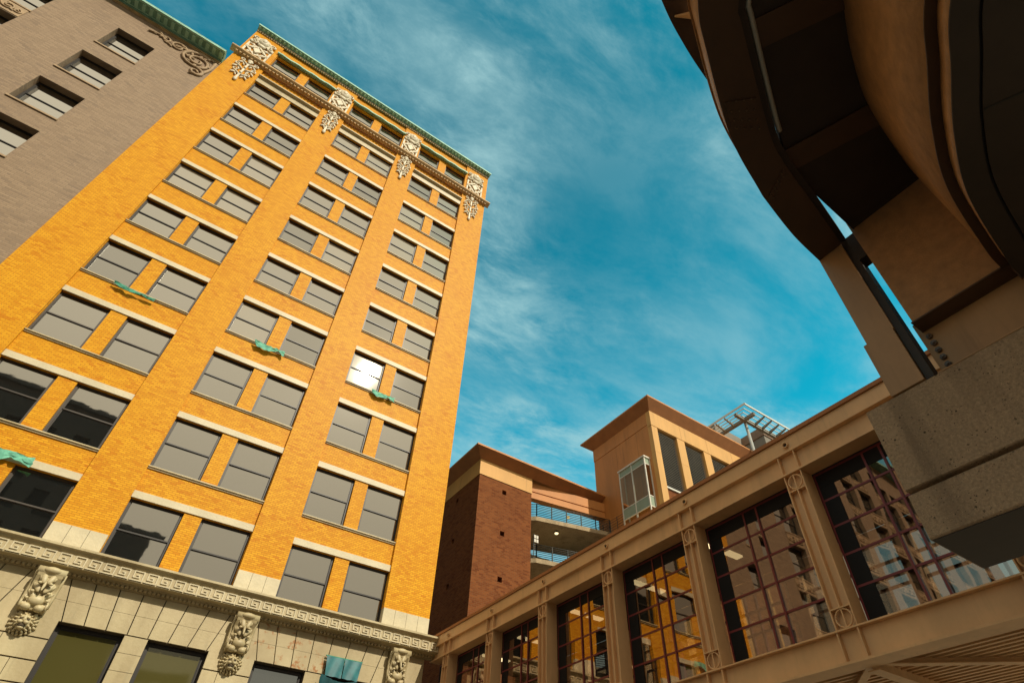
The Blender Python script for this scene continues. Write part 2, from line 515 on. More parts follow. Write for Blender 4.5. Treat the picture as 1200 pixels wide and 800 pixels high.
# ------------------------------------------------------------------ mesh helpers
class MB:
    def __init__(s):
        s.v, s.f, s.sm = [], [], []

    def quad(s, *p, smooth=False):
        n = len(s.v)
        s.v += [Vector(q) for q in p]
        s.f.append(tuple(range(n, n + len(p))))
        s.sm.append(smooth)

    def hexa(s, c):
        n = len(s.v)
        s.v += [Vector(q) for q in c]
        for f in ((0, 3, 2, 1), (4, 5, 6, 7), (0, 1, 5, 4), (1, 2, 6, 5), (2, 3, 7, 6), (3, 0, 4, 7)):
            s.f.append(tuple(n + i for i in f))
            s.sm.append(False)
        return s

    def box(s, x0, x1, y0, y1, z0, z1):
        return s.hexa([(x0, y0, z0), (x1, y0, z0), (x1, y1, z0), (x0, y1, z0), (x0, y0, z1), (x1, y0, z1), (x1, y1, z1), (x0, y1, z1)])

    def obox(s, p, q, w, h, up=Vector((0, 0, 1))):
        """bar from p to q, width w sideways, height h along up"""
        p, q = Vector(p), Vector(q)
        d = (q - p).normalized()
        sd_ = d.cross(up)
        if sd_.length < 1e-4:
            sd_ = d.cross(Vector((1, 0, 0)))
        sd_.normalize()
        u = sd_.cross(d).normalized()
        a, b = sd_ * w / 2, u * h / 2
        return s.hexa([p - a - b, p + a - b, q + a - b, q - a - b, p - a + b, p + a + b, q + a + b, q - a + b])

    def extrude(s, prof, axis, a, b):
        """closed 2-D profile swept along an axis: 'x' profile is (y,z); 'y' is (x,z); 'z' is (x,y)"""
        def mk(t, p):
            return {'x': (t, p[0], p[1]), 'y': (p[0], t, p[1]), 'z': (p[0], p[1], t)}[axis]
        n = len(s.v)
        k = len(prof)
        s.v += [Vector(mk(a, p)) for p in prof] + [Vector(mk(b, p)) for p in prof]
        for i in range(k):
            j = (i + 1) % k
            s.f.append((n + i, n + j, n + k + j, n + k + i))
            s.sm.append(False)
        s.f.append(tuple(n + i for i in reversed(range(k))))
        s.f.append(tuple(n + k + i for i in range(k)))
        s.sm += [False, False]
        return s

    def tube(s, pts, r, seg=8, cap=True, r1=None):
        pts = [Vector(p) for p in pts]
        n0 = len(s.v)
        prev = None
        for i, p in enumerate(pts):
            d = (pts[min(i + 1, len(pts) - 1)] - pts[max(i - 1, 0)]).normalized()
            if prev is None:
                a = d.cross(Vector((0, 0, 1)))
                if a.length < 0.05:
                    a = d.cross(Vector((1, 0, 0)))
            else:
                a = prev - d * prev.dot(d)
            a.normalize()
            prev = a
            b = d.cross(a)
            rr = r if r1 is None else r + (r1 - r) * i / max(1, len(pts) - 1)
            for k in range(seg):
                t = 2 * math.pi * k / seg
                s.v.append(p + (a * math.cos(t) + b * math.sin(t)) * rr)
        for i in range(len(pts) - 1):
            for k in range(seg):
                k2 = (k + 1) % seg
                s.f.append((n0 + i * seg + k, n0 + i * seg + k2, n0 + (i + 1) * seg + k2, n0 + (i + 1) * seg + k))
                s.sm.append(True)
        if cap:
            s.f.append(tuple(n0 + k for k in reversed(range(seg))))
            s.f.append(tuple(n0 + (len(pts) - 1) * seg + k for k in range(seg)))
            s.sm += [False, False]
        return s

    def ell(s, c, rx, ry, rz, rot=None, nu=10, nv=6):
        c = Vector(c)
        m = rot if rot else Matrix.Identity(3)
        n0 = len(s.v)
        s.v.append(c + m @ Vector((0, 0, rz)))
        for i in range(1, nv):
            t = math.pi * i / nv
            for k in range(nu):
                p = 2 * math.pi * k / nu
                s.v.append(c + m @ Vector((rx * math.sin(t) * math.cos(p), ry * math.sin(t) * math.sin(p), rz * math.cos(t))))
        s.v.append(c + m @ Vector((0, 0, -rz)))
        last = len(s.v) - 1
        for k in range(nu):
            k2 = (k + 1) % nu
            s.f.append((n0, n0 + 1 + k, n0 + 1 + k2))
            s.sm.append(True)
            for i in range(nv - 2):
                a = n0 + 1 + i * nu
                s.f.append((a + k, a + nu + k, a + nu + k2, a + k2))
                s.sm.append(True)
            a = n0 + 1 + (nv - 2) * nu
            s.f.append((a + k, last, a + k2))
            s.sm.append(True)
        return s

    def build(s, name, mat, parent=None, origin=None):
        me = bpy.data.meshes.new(name)
        off = Vector((0, 0, 0))
        if parent is not None:
            off = world_of(parent)
        loc = Vector(origin) if origin is not None else off
        me.from_pydata([tuple(p - loc) for p in s.v], [], s.f)
        me.polygons.foreach_set('use_smooth', s.sm)
        me.update()
        bm = bmesh.new()
        bm.from_mesh(me)
        bmesh.ops.recalc_face_normals(bm, faces=bm.faces)
        bm.to_mesh(me)
        bm.free()
        o = bpy.data.objects.new(name, me)
        o.data.materials.append(mat)
        COL.objects.link(o)
        if parent is not None:
            o.parent = parent
        o.location = loc - off
        return o


def world_of(o):
    v = Vector(o.location)
    while o.parent is not None:
        o = o.parent
        v += Vector(o.location)
    return v


def tag(o, label=None, cat=None, group=None, kind=None):
    if label:
        o['label'] = label
    if cat:
        o['category'] = cat
    if group:
        o['group'] = group
    if kind:
        o['kind'] = kind
    return o


def thing(name, label, cat, loc, group=None):
    o = bpy.data.objects.new(name, None)
    o.empty_display_size = 0.5
    o.location = loc
    COL.objects.link(o)
    return tag(o, label, cat, group)


def copy_part(o, parent, loc):
    """a copy of a part and of its sub-parts"""
    c = o.copy()
    COL.objects.link(c)
    c.parent = parent
    c.location = loc
    for ch in list(o.children):
        d = ch.copy()
        COL.objects.link(d)
        d.parent = c
    return c


def wall_sheet(mb, x0, x1, z0, z1, y, openings, depth):
    """a wall front facing -Y with window openings and their reveals"""
    xs = sorted({x0, x1, *[o[0] for o in openings], *[o[1] for o in openings]})
    zs = sorted({z0, z1, *[o[2] for o in openings], *[o[3] for o in openings]})
    def inside(cx, cz):
        return any(o[0] < cx < o[1] and o[2] < cz < o[3] for o in openings)
    for i in range(len(zs) - 1):
        run = None
        for j in range(len(xs) - 1):
            ins = inside((xs[j] + xs[j + 1]) / 2, (zs[i] + zs[i + 1]) / 2)
            if not ins and run is None:
                run = xs[j]
            if ins and run is not None:
                mb.quad((run, y, zs[i]), (xs[j], y, zs[i]), (xs[j], y, zs[i + 1]), (run, y, zs[i + 1]))
                run = None
        if run is not None:
            mb.quad((run, y, zs[i]), (x1, y, zs[i]), (x1, y, zs[i + 1]), (run, y, zs[i + 1]))
    for a, b, c, d in openings:
        y2 = y + depth
        mb.quad((a, y, c), (a, y2, c), (a, y2, d), (a, y, d))
        mb.quad((b, y, c), (b, y, d), (b, y2, d), (b, y2, c))
        mb.quad((a, y, d), (a, y2, d), (b, y2, d), (b, y, d))
        mb.quad((a, y, c), (b, y, c), (b, y2, c), (a, y2, c))


def make_window(parent, w, h, x, y, z, glass, frame, fw=0.07, rail=0.05, split=0.5, sash=0.03, tilt=0.0):
    """sash window: frame with meeting rail (part) > pane"""
    f = MB()
    f.box(0, fw, 0, 0.10, 0, h).box(w - fw, w, 0, 0.10, 0, h)
    f.box(fw, w - fw, 0, 0.10, h - fw, h).box(fw, w - fw, 0, 0.10, 0, fw)
    o = MB()
    # upper sash stands forward, lower sash back
    zm = h * split
    g = MB()
    for lo, hi, yy in ((zm, h - fw, 0.03), (fw, zm, 0.065)):
        o.box(fw, fw + sash, yy, yy + 0.03, lo, hi).box(w - fw - sash, w - fw, yy, yy + 0.03, lo, hi)
        o.box(fw + sash, w - fw - sash, yy, yy + 0.03, hi - sash, hi)
        o.box(fw + sash, w - fw - sash, yy, yy + 0.03, lo, lo + (rail if lo == zm else sash))
        t = random.uniform(-tilt, tilt)
        g.quad((fw + sash, yy + 0.012 - t, lo), (w - fw - sash, yy + 0.012 + t, lo), (w - fw - sash, yy + 0.012 + t * 0.5, hi), (fw + sash, yy + 0.012 - t * 1.3, hi))
    base = world_of(parent)
    org = Vector((x, y, z))
    for mb in (f, o, g):
        mb.v = [p + org for p in mb.v]
    win = f.build('window', frame, parent, org)
    o.build('sash', frame, win, org)
    g.build('pane', glass, win, org)
    return win


# ================================================================== the setting: ground
GZ = -1.6
g = MB()
g.quad((-3000, -3000, GZ - 0.14), (3000, -3000, GZ - 0.14), (3000, 3000, GZ - 0.14), (-3000, 3000, GZ - 0.14))
tag(g.build('street', M['asphalt']), kind='structure')
g = MB()
g.box(-60, 60, 19.2, 23.4, GZ - 0.139, GZ)
g.box(-60, 60, -30, -3.0, GZ - 0.139, GZ)
g.box(8.5, 40, -3.0, 14.0, GZ - 0.139, GZ)
tag(g.build('pavement', M['paving']), kind='structure')
g = MB()
for k in range(14):
    g.box(-50 + k * 4.5, -48 + k * 4.5, 10.0, 10.15, GZ - 0.14, GZ - 0.135)
tag(g.build('road_marking', M['paint']), kind='structure')

# ================================================================== golden brick tower
YF = 23.0                     # pier face
XL, XR = -9.36, 10.95
T = thing('office_tower', 'tall golden yellow brick tower on a carved cream stone base', 'building', (0.8, YF, GZ))
BAYS = [(-7.30, -2.97), (-1.33, 3.00), (4.56, 8.84)]
WINS = [((0.02, 1.84), (2.47, 4.31)) for _ in BAYS]
HEAD = [10.86, 14.54, 18.29, 21.95, 25.58, 29.36, 33.28, 36.98, 41.28]
LH = [0.27] * 8 + [0.66]
SILL = [8.25] + [11.93, 15.66, 19.44, 23.22, 26.98, 30.72, 34.55, 38.50]
ATT = (42.9, 45.2)
YB = YF + 0.13                # bay face
br = MB()
for a, b in ((XL, BAYS[0][0]), (BAYS[0][1], BAYS[1][0]), (BAYS[1][1], BAYS[2][0]), (BAYS[2][1], XR)):
    br.box(a, b, YF, YF + 0.9, 9.05, 47.0)
for (a, b), ws in zip(BAYS, WINS):
    op = [(a + w0, a + w1, s, h - l) for h, l, s in zip(HEAD, LH, SILL) for w0, w1 in ws]
    op += [(a + w0, a + w1, ATT[0], ATT[1]) for w0, w1 in ws]
    wall_sheet(br, a, b, 8.25, 47.0, YB, op, 0.22)
br.build('brick_wall', M['ybrick'], T)
m = MB()
m.box(XL + 0.002, XR - 0.002, YF + 0.901, YF + 36, GZ, 46.9)
m.build('side_wall', M['plaster'], T)

lint, sill = None, None
proto = {}
for bi, ((a, b), ws) in enumerate(zip(BAYS, WINS)):
    for k in range(9):
        h, l, s = HEAD[k], LH[k], SILL[k]
        m = MB()
        if k < 8:
            m.box(a + 0.003, b - 0.003, YB - 0.05, YB - 0.002, h - l, h)
        else:   # thick top lintel with a stepped fascia
            m.extrude([(YB - 0.30, h), (YB - 0.30, h - 0.10), (YB - 0.10, h - 0.18), (YB - 0.06, h - l), (YB - 0.002, h - l), (YB - 0.002, h)], 'x', a + 0.003, b - 0.003)
        m.build('lintel', M['cream_light'] if k < 8 else M['cream'], T)
        if k > 0:
            m = MB()
            m.extrude([(YB - 0.002, s), (YB - 0.10, s - 0.015), (YB - 0.10, s - 0.06), (YB - 0.05, s - 0.065), (YB - 0.05, s - 0.12), (YB - 0.002, s - 0.12)], 'x', a + 0.003, b - 0.003)
            m.build('sill', M['brownstone'] if k == 8 else M['cream'], T)
        for wi, (w0, w1) in enumerate(ws):
            glare = (bi == 2 and wi == 0 and k == 3)      # square to the sun's mirror direction
            top = h - l
            gm = M[random.choice(('glass_top', 'glass_top', 'glass_blind', 'glass_deep'))] if k > 2 else M['glass_top']
            make_window(T, w1 - w0, top - s, a + w0, YB + 0.12, s, gm, M['frame_pale'] if k < 3 and bi == 0 else M['frame'],
                        fw=0.075, tilt=0.0 if glare else 0.008)
    for w0, w1 in ws:
        make_window(T, w1 - w0, ATT[1] - ATT[0], a + w0, YB + 0.14, ATT[0], M['glass_top'], M['frame'], fw=0.07, tilt=0.004)
    # copper flashing strip over the attic windows, slightly buckled
    m = MB()
    n = 14
    for i in range(n):
        x0, x1 = a - 0.1 + (b - a + 0.2) * i / n, a - 0.1 + (b - a + 0.2) * (i + 1) / n
        d0, d1 = 0.05 * math.sin(i * 1.7 + bi * 2), 0.05 * math.sin((i + 1) * 1.7 + bi * 2)
        m.hexa([(x0, YB - 0.30, 45.42 + d0), (x1, YB - 0.30, 45.42 + d1), (x1, YB - 0.003, 45.52), (x0, YB - 0.003, 45.52),
                (x0, YB - 0.30, 45.56 + d0), (x1, YB - 0.30, 45.56 + d1), (x1, YB - 0.003, 45.66), (x0, YB - 0.003, 45.66)])
    m.build('copper_hood', M['copper'], T)

# pale stone blocks at the foot of the piers
for a, b in ((XL, BAYS[0][0]), (BAYS[0][1], BAYS[1][0]), (BAYS[1][1], BAYS[2][0]), (BAYS[2][1], XR)):
    n = max(3, round((b - a) / 0.5))
    m = MB()
    for i in range(n):
        w = (b - a) / n
        m.box(a + i * w + 0.006, a + (i + 1) * w - 0.006, YF - 0.03, YF + 0.9, 8.25, 9.045)
    m.build('plinth_facing', M['cream_light'], T)

# belt moulding below the attic
m = MB()
m.extrude([(YF, 42.26), (YF - 0.08, 42.28), (YF - 0.12, 42.33), (YF - 0.27, 42.37), (YF - 0.31, 42.43), (YF - 0.38, 42.46), (YF - 0.41, 42.50), (YF - 0.41, 42.60),
           (YF - 0.35, 42.63), (YF - 0.10, 42.70), (YF, 42.72)], 'x', XL - 0.30, XR + 0.30)
for i in range(80):
    x = XL + 0.1 + i * (XR - XL - 0.2) / 79
    m.box(x - 0.07, x + 0.07, YF - 0.26, YF - 0.14, 42.27, 42.36)
m.build('belt_cornice', M['brownstone'], T)

# green copper crown with its white dentils
m = MB()
m.extrude([(YF, 47.02), (YF - 0.10, 47.03), (YF - 0.14, 47.08), (YF - 0.34, 47.11), (YF - 0.36, 47.18), (YF - 0.36, 47.26), (YF - 0.2, 47.34), (YF + 0.5, 47.4), (YF + 0.5, 47.02)], 'x', XL - 0.05, XR + 0.05)
m.build('copper_crown', M['copper_dark'], T)
m = MB()
n = 66
for i in range(n):
    x = XL + 0.05 + i * (XR - XL - 0.1) / (n - 1)
    m.box(x - 0.075, x + 0.075, YF - 0.335, YF - 0.13, 47.035, 47.10)
m.box(XL - 0.07, XR + 0.07, YF - 0.42, YF - 0.362, 47.13, 47.29)
m.build('crown_moulding', M['copper'], T)
m = MB()
for i in range(120):
    x = XL + 0.05 + i * (XR - XL - 0.1) / 119
    m.box(x - 0.05, x + 0.05, YF - 0.09, YF - 0.001, 46.80, 46.93)
m.box(XL + 0.001, XR - 0.001, YF - 0.115, YF - 0.002, 46.935, 46.99)
m.build('dentil_course', M['cream_light'], T)


def rotxz(deg):
    return Matrix.Rotation(R(deg), 3, 'Y')


def scroll(m, cx, y, cz, r, turns, start, r_tube, flip=1, depth=0.0):
    pts = []
    n = int(14 * turns)
    for i in range(n + 1):
        t = i / n
        rr = r * (1 - 0.82 * t)
        an = start + flip * t * turns * 2 * math.pi
        pts.append((cx + rr * math.cos(an), y - depth * t, cz + rr * math.sin(an)))
    m.tube(pts, r_tube, 6, True, r_tube * 0.7)


# carved crests on the attic piers
def crest(cx, w):
    m = MB()
    y = YF - 0.06
    z0, z1 = 43.0, 46.1
    hw = w / 2
    # strapwork lattice
    for s in (-1, 1):
        m.obox((cx - s * hw * 0.55, y, z0 + 0.1), (cx + s * hw * 0.55, y, z0 + 1.5), 0.10, 0.12, Vector((0, 1, 0)))
        m.obox((cx, y - 0.03, z0 + 1.55), (cx + s * 0.42 * w, y - 0.03, z0 + 0.85), 0.12, 0.14, Vector((0, 1, 0)))
        m.obox((cx, y - 0.03, z0 + 0.15), (cx + s * 0.42 * w, y - 0.03, z0 + 0.85), 0.12, 0.14, Vector((0, 1, 0)))
        m.box(cx + s * hw * 0.86 - 0.06, cx + s * hw * 0.86 + 0.06, y - 0.05, YF + 0.01, z0, z1 - 0.9)
        scroll(m, cx + s * hw * 0.68, y - 0.06, z0 + 2.05, 0.24, 1.3, R(90), 0.07, s)
        scroll(m, cx + s * hw * 0.72, y - 0.06, z1 - 0.42, 0.27, 1.3, R(-90), 0.075, -s)
        for k in range(5):
            t = k / 4
            m.ell((cx + s * hw * (0.35 + 0.5 * t), y - 0.08, z1 - 0.75 - 0.55 * t + 0.25 * math.sin(math.pi * t)), 0.13, 0.1, 0.10, rotxz(s * 30 * k), 7, 5)
        for k in range(4):
            m.ell((cx + s * hw * 0.5, y - 0.05, z0 + 0.25 + k * 0.42), 0.11, 0.07, 0.17, rotxz(s * (25 if k % 2 else -25)), 7, 5)
    # diamond boss and cartouche
    m.extrude([(cx, z0 + 0.42), (cx + 0.26, z0 + 0.85), (cx, z0 + 1.28), (cx - 0.26, z0 + 0.85)], 'y', y - 0.16, y + 0.05)
    m.ell((cx, y - 0.12, z1 - 0.65), 0.36, 0.20, 0.46, None, 12, 8)
    m.ell((cx, y - 0.26, z1 - 0.62), 0.2, 0.1, 0.28, None, 10, 6)
    m.tube([(cx + 0.44 * math.cos(t * math.pi / 8), y - 0.08, z1 - 0.65 + 0.54 * math.sin(t * math.pi / 8)) for t in range(17)], 0.07, 6)
    m.box(cx - hw * 0.9, cx + hw * 0.9, y + 0.0, YF + 0.01, z0 + 1.62, z0 + 1.74)
    m.ell((cx, y - 0.08, z0 + 1.86), 0.3, 0.12, 0.2, None, 10, 6)
    m.build('crest_carving', M['carving'], T)


# drop ornaments hanging below the belt
def pendant(cx, w, n=3):
    m = MB()
    y = YF - 0.05
    zt, zb = 42.2, 39.1
    m.obox((cx, y, zt), (cx, y, zb + 0.2), 0.12, 0.12, Vector((0, 1, 0)))
    m.ell((cx, y - 0.03, zt - 0.1), 0.2, 0.13, 0.22, None, 8, 6)
    for k in range(n):
        z = zt - 0.35 - k * (zt - zb - 0.6) / n
        ww = w * (0.55 + 0.45 * math.sin(math.pi * (k + 0.6) / n))
        for s in (-1, 1):
            m.ell((cx + s * ww * 0.26, y - 0.02, z - 0.12), 0.075, 0.08, 0.30 * (0.7 + 0.3 * ww), rotxz(s * 55), 7, 5)
            scroll(m, cx + s * ww * 0.40, y - 0.04, z + 0.12, 0.19, 1.1, R(-60), 0.05, s)
            m.ell((cx + s * ww * 0.45, y - 0.03, z - 0.34), 0.08, 0.06, 0.20, rotxz(-s * 40), 7, 5)
            m.ell((cx + s * ww * 0.22, y - 0.03, z - 0.45), 0.06, 0.06, 0.17, rotxz(s * 25), 7, 5)
        m.ell((cx, y - 0.07, z), 0.10, 0.09, 0.13, None, 7, 5)
    m.ell((cx, y - 0.03, zb + 0.12), 0.13, 0.09, 0.24, None, 8, 6)
    m.build('drop_carving', M['carving'], T)


for cx, w in ((-8.40, 1.70), (-2.18, 1.45), (3.76, 1.42), (9.78, 1.55)):
    crest(cx, w)
for cx, w in ((-8.20, 1.25), (-2.12, 0.85), (3.76, 0.85), (9.72, 1.15)):
    pendant(cx, w)

# ------------------------------------------------------------------ carved stone base
# backing behind the joints, solid down to the pavement
m = MB()
BW = [(a + w0, a + w1) for a, w0, w1 in ((-7.36, 0.05, 1.84), (-7.36, 2.5, 4.33), (-1.38, 0.03, 1.86), (-1.38, 2.55, 4.40), (4.52, 0.03, 1.84), (4.52, 2.5, 4.33))]
op = [(a, b, 2.2, 6.2) for a, b in BW]
wall_sheet(m, XL, XR, GZ, 7.46, YF + 0.03, op, 0.30)
m.build('base_backing', M['joint'], T)
m = MB()
mr_ = MB()


def voussoirs(cx, left, right, rusty):
    """flat arch of tapered blocks over one pair of windows"""
    tops = [cx - 3.17 + 0.0, cx - 2.47, cx - 1.77, cx - 1.04, cx - 0.34, cx + 0.32, cx + 1.0, cx + 1.7, cx + 2.4, cx + 3.1]
    tops = [cx + (i - 4.5) * 0.70 for i in range(10)]
    bots = [cx + (i - 4.5) * 0.605 for i in range(10)]
    tops[0] = left
    tops[-1] = right
    gj = 0.016
    for i in range(9):
        tgt = mr_ if (rusty and i in rusty) else m
        t0, t1, b0, b1 = tops[i] + gj, tops[i + 1] - gj, bots[i] + gj, bots[i + 1] - gj
        zm = 6.80
        f = (zm - 6.22) / (7.46 - 6.22)
        mt0, mt1 = b0 + (t0 - b0) * f, b1 + (t1 - b1) * f
        for z0, z1, l0, l1, u0, u1 in ((6.22, zm - 0.004, b0, b1, mt0, mt1), (zm + 0.004, 7.458, mt0, mt1, t0, t1)):
            y0, y1 = YF - 0.05, YF + 0.2
            tgt.hexa([(l0, y0, z0), (l1, y0, z0), (l1, y1, z0), (l0, y1, z0), (u0, y0, z1), (u1, y0, z1), (u1, y1, z1), (u0, y1, z1)])


PIERC = [-8.12, -2.15, 3.80, 9.75]
voussoirs(-5.15, -8.12 + 0.38, -2.15 - 0.38, None)
voussoirs(0.83, -2.15 + 0.38, 3.80 - 0.38, None)
voussoirs(6.72, 3.80 + 0.38, 9.75 - 0.38, (0, 1, 2, 3, 4))
# pier blocks between the arches and down the piers, jambs between windows
edges = [XL] + [v for ab in BW for v in ab] + [XR]
piers = [(XL, BW[0][0]), (BW[1][1], BW[2][0]), (BW[3][1], BW[4][0]), (BW[5][1], XR)]
zj = [6.24, 5.68, 5.09, 4.5, 3.92, 3.33, 2.74, 2.15, 1.56, 0.97, 0.38, -0.21, -0.8, -1.6]
for pi, (a, b) in enumerate(piers):
    for i in range(len(zj) - 1):
        cuts = [a, a + (b - a) * (0.33 if i % 2 else 0.62), b]
        for c0, c1 in zip(cuts, cuts[1:]):
            m.box(c0 + 0.008, c1 - 0.008, YF - 0.05, YF + 0.02, zj[i + 1] + 0.02, zj[i] - 0.02)
for (a, b) in ((BW[0][1], BW[1][0]), (BW[2][1], BW[3][0]), (BW[4][1], BW[5][0])):
    for i in range(8):
        m.box(a + 0.004, b - 0.004, YF - 0.02, YF + 0.025, 6.2 - (i + 1) * 0.5 + 0.006, 6.2 - i * 0.5 - 0.006)
for cx in PIERC:
    lo, hi = max(XL, cx - 0.36), min(XR, cx + 0.36)
    m.box(lo, hi, YF - 0.04, YF + 0.02, 6.26, 7.455)
m.box(10.13, XR, YF - 0.045, YF + 0.02, 6.26, 7.455)
m.box(XL, -8.5, YF - 0.045, YF + 0.02, 6.26, 7.455)
m.build('stone_facing', M['cream'], T)
mr_.build('stone_facing', M['rust'], T)
for a, b in BW:
    w = make_window(T, b - a, 6.2 - 2.2, a, YF + 0.22, 2.2, M['glass_olive'] if a < 4 else M['glass_dark'], M['frame'], fw=0.10, split=0.42, tilt=0.004)
# cornice: bed mould, band with key pattern, shelf
m = MB()
XC0, XC1 = XL - 0.2, 11.36
m.extrude([(YF, 7.46), (YF - 0.10, 7.47), (YF - 0.13, 7.56), (YF - 0.24, 7.58), (YF - 0.26, 7.62), (YF - 0.50, 7.63), (YF - 0.50, 8.02), (YF - 0.54, 8.04), (YF - 0.58, 8.10),
           (YF - 0.66, 8.13), (YF - 0.66, 8.20), (YF - 0.55, 8.235), (YF, 8.245)], 'x', XC0, XC1)
m.build('shelf_cornice', M['cream'], T)
m = MB()
for i in range(150):
    x = XL + 0.05 + i * 20.5 / 149
    m.box(x - 0.045, x + 0.045, YF - 0.22, YF - 0.132, 7.49, 7.575)
m.box(XL + 0.02, XL + 20.6, YF - 0.131, YF - 0.129, 7.50, 7.555)
m.build('dentil_band', M['cream'], T)
m = MB()
n = 49
pw = (XC1 - XC0 - 0.1) / n
for i in range(n):
    x = XC0 + 0.05 + i * pw
    k = pw / 8
    y0, y1 = YF - 0.535, YF - 0.501
    zz = 7.665
    H = 0.32
    t = 0.034
    # squared spiral
    m.box(x, x + 7.3 * k, y0, y1, zz, zz + t)
    m.box(x + 7.3 * k - t, x + 7.3 * k, y0, y1, zz + t, zz + H)
    m.box(x + 1.3 * k, x + 7.3 * k - t, y0, y1, zz + H - t, zz + H)
    m.box(x + 1.3 * k, x + 1.3 * k + t, y0, y1, zz + 2.6 * t, zz + H - t)
    m.box(x + 1.3 * k + t, x + 5.2 * k, y0, y1, zz + 2.6 * t, zz + 3.6 * t)
    m.box(x + 5.2 * k - t, x + 5.2 * k, y0, y1, zz + 3.6 * t, zz + 5.8 * t)
    m.box(x + 3.2 * k, x + 5.2 * k - t, y0, y1, zz + 4.9 * t, zz + 5.8 * t)
m.build('key_pattern_band', M['cream_light'], T)


# scroll brackets with lion heads
def bracket(cx):
    m = MB()
    w = 0.33
    prof = [(YF - 0.05, 7.46), (YF - 0.50, 7.46), (YF - 0.55, 7.36), (YF - 0.50, 7.22), (YF - 0.40, 7.08), (YF - 0.32, 6.90), (YF - 0.28, 6.70), (YF - 0.30, 6.52), (YF - 0.34, 6.42), (YF - 0.30, 6.30), (YF - 0.05, 6.26)]
    m.extrude(prof, 'x', cx - w, cx + w)
    m.tube([(cx - w - 0.05, YF - 0.43, 7.38), (cx + w + 0.05, YF - 0.43, 7.38)], 0.13, 12)
    m.ell((cx, YF - 0.50, 7.40), 0.26, 0.13, 0.11, None, 12, 8)
    for s in (-1, 1):
        m.tube([(cx + s * (w + 0.03), YF - 0.40, 7.38), (cx + s * (w + 0.03), YF - 0.24, 7.05), (cx + s * (w + 0.02), YF - 0.2, 6.7), (cx + s * (w + 0.02), YF - 0.26, 6.4)], 0.055, 6)
        scroll_pts = []
        m.tube([(cx + s * (w + 0.03), YF - 0.28, 6.42), (cx + s * (w - 0.02), YF - 0.28, 6.42)], 0.13, 10)
        # acanthus leaf: three tiers of drooping lobes with curled tips
        for k, (zc, yc_, sx, ln) in enumerate(((7.16, 0.50, 0.10, 0.19), (6.93, 0.40, 0.15, 0.20), (6.72, 0.33, 0.18, 0.17))):
            rt = Matrix.Rotation(R(s * (16 + 9 * k)), 3, 'Y') @ Matrix.Rotation(R(-14), 3, 'X')
            m.ell((cx + s * sx, YF - yc_, zc), 0.085, 0.055, ln, rt, 9, 7)
            m.ell((cx + s * (sx + 0.045 + 0.02 * k), YF - yc_ - 0.045, zc - ln * 0.85), 0.06, 0.05, 0.045, None, 8, 6)
            m.ell((cx + s * (sx + 0.10), YF - yc_ + 0.05, zc + 0.05), 0.04, 0.05, ln * 0.7, rt, 8, 6)
        m.ell((cx + s * 0.17, YF - 0.32, 6.35), 0.14, 0.13, 0.11, None, 10, 6)
    m.ell((cx, YF - 0.50, 7.02), 0.045, 0.05, 0.30, Matrix.Rotation(R(-22), 3, 'X'), 8, 6)
    m.ell((cx, YF - 0.34, 6.55), 0.22, 0.13, 0.15, None, 12, 8)
    b = m.build('bracket', M['cream'], T)
    # lion head below
    h = MB()
    z = 5.98
    h.ell((cx, YF - 0.15, z), 0.23, 0.17, 0.24, None, 12, 8)
    rnd = random.Random(int(cx * 100))
    for ring, (rr, nn, sz) in enumerate(((0.31, 20, 0.075), (0.25, 17, 0.07), (0.20, 13, 0.055))):
        for k in range(nn):
            t = 2 * math.pi * k / nn + ring * 0.2
            h.ell((cx + rr * math.cos(t), YF - 0.08 - ring * 0.07, z + rr * 1.02 * math.sin(t)), sz * rnd.uniform(.75, 1.2), 0.07, sz * 0.55, Matrix.Rotation(-t + rnd.uniform(-.5, .5), 3, 'Y'), 7, 5)
    for s in (-1, 1):
        h.ell((cx + s * 0.09, YF - 0.31, z + 0.09), 0.055, 0.04, 0.03, Matrix.Rotation(R(s * 18), 3, 'Y'), 8, 5)     # brow
        h.ell((cx + s * 0.075, YF - 0.36, z - 0.05), 0.075, 0.07, 0.055, None, 8, 6)                                # muzzle halves
        h.ell((cx + s * 0.19, YF - 0.2, z + 0.2), 0.06, 0.05, 0.07, None, 8, 6)                                      # ear
    h.ell((cx, YF - 0.33, z + 0.04), 0.05, 0.08, 0.11, None, 8, 6)     # nose bridge
    h.ell((cx, YF - 0.29, z - 0.19), 0.09, 0.07, 0.045, None, 8, 6)    # jaw
    h.build('lion_head', M['cream'], b)
    k = MB()
    k.ell((cx, YF - 0.325, z - 0.125), 0.10, 0.055, 0.05, None, 10, 6)
    for sgn in (-1, 1):
        k.ell((cx + sgn * 0.09, YF - 0.315, z + 0.045), 0.035, 0.02, 0.022, None, 8, 5)
    k.build('lion_mouth_and_eye_shade', M['joint'], b)  # dark blobs stand in for shade in the mouth and eye hollows


for cx in PIERC:
    bracket(cx)


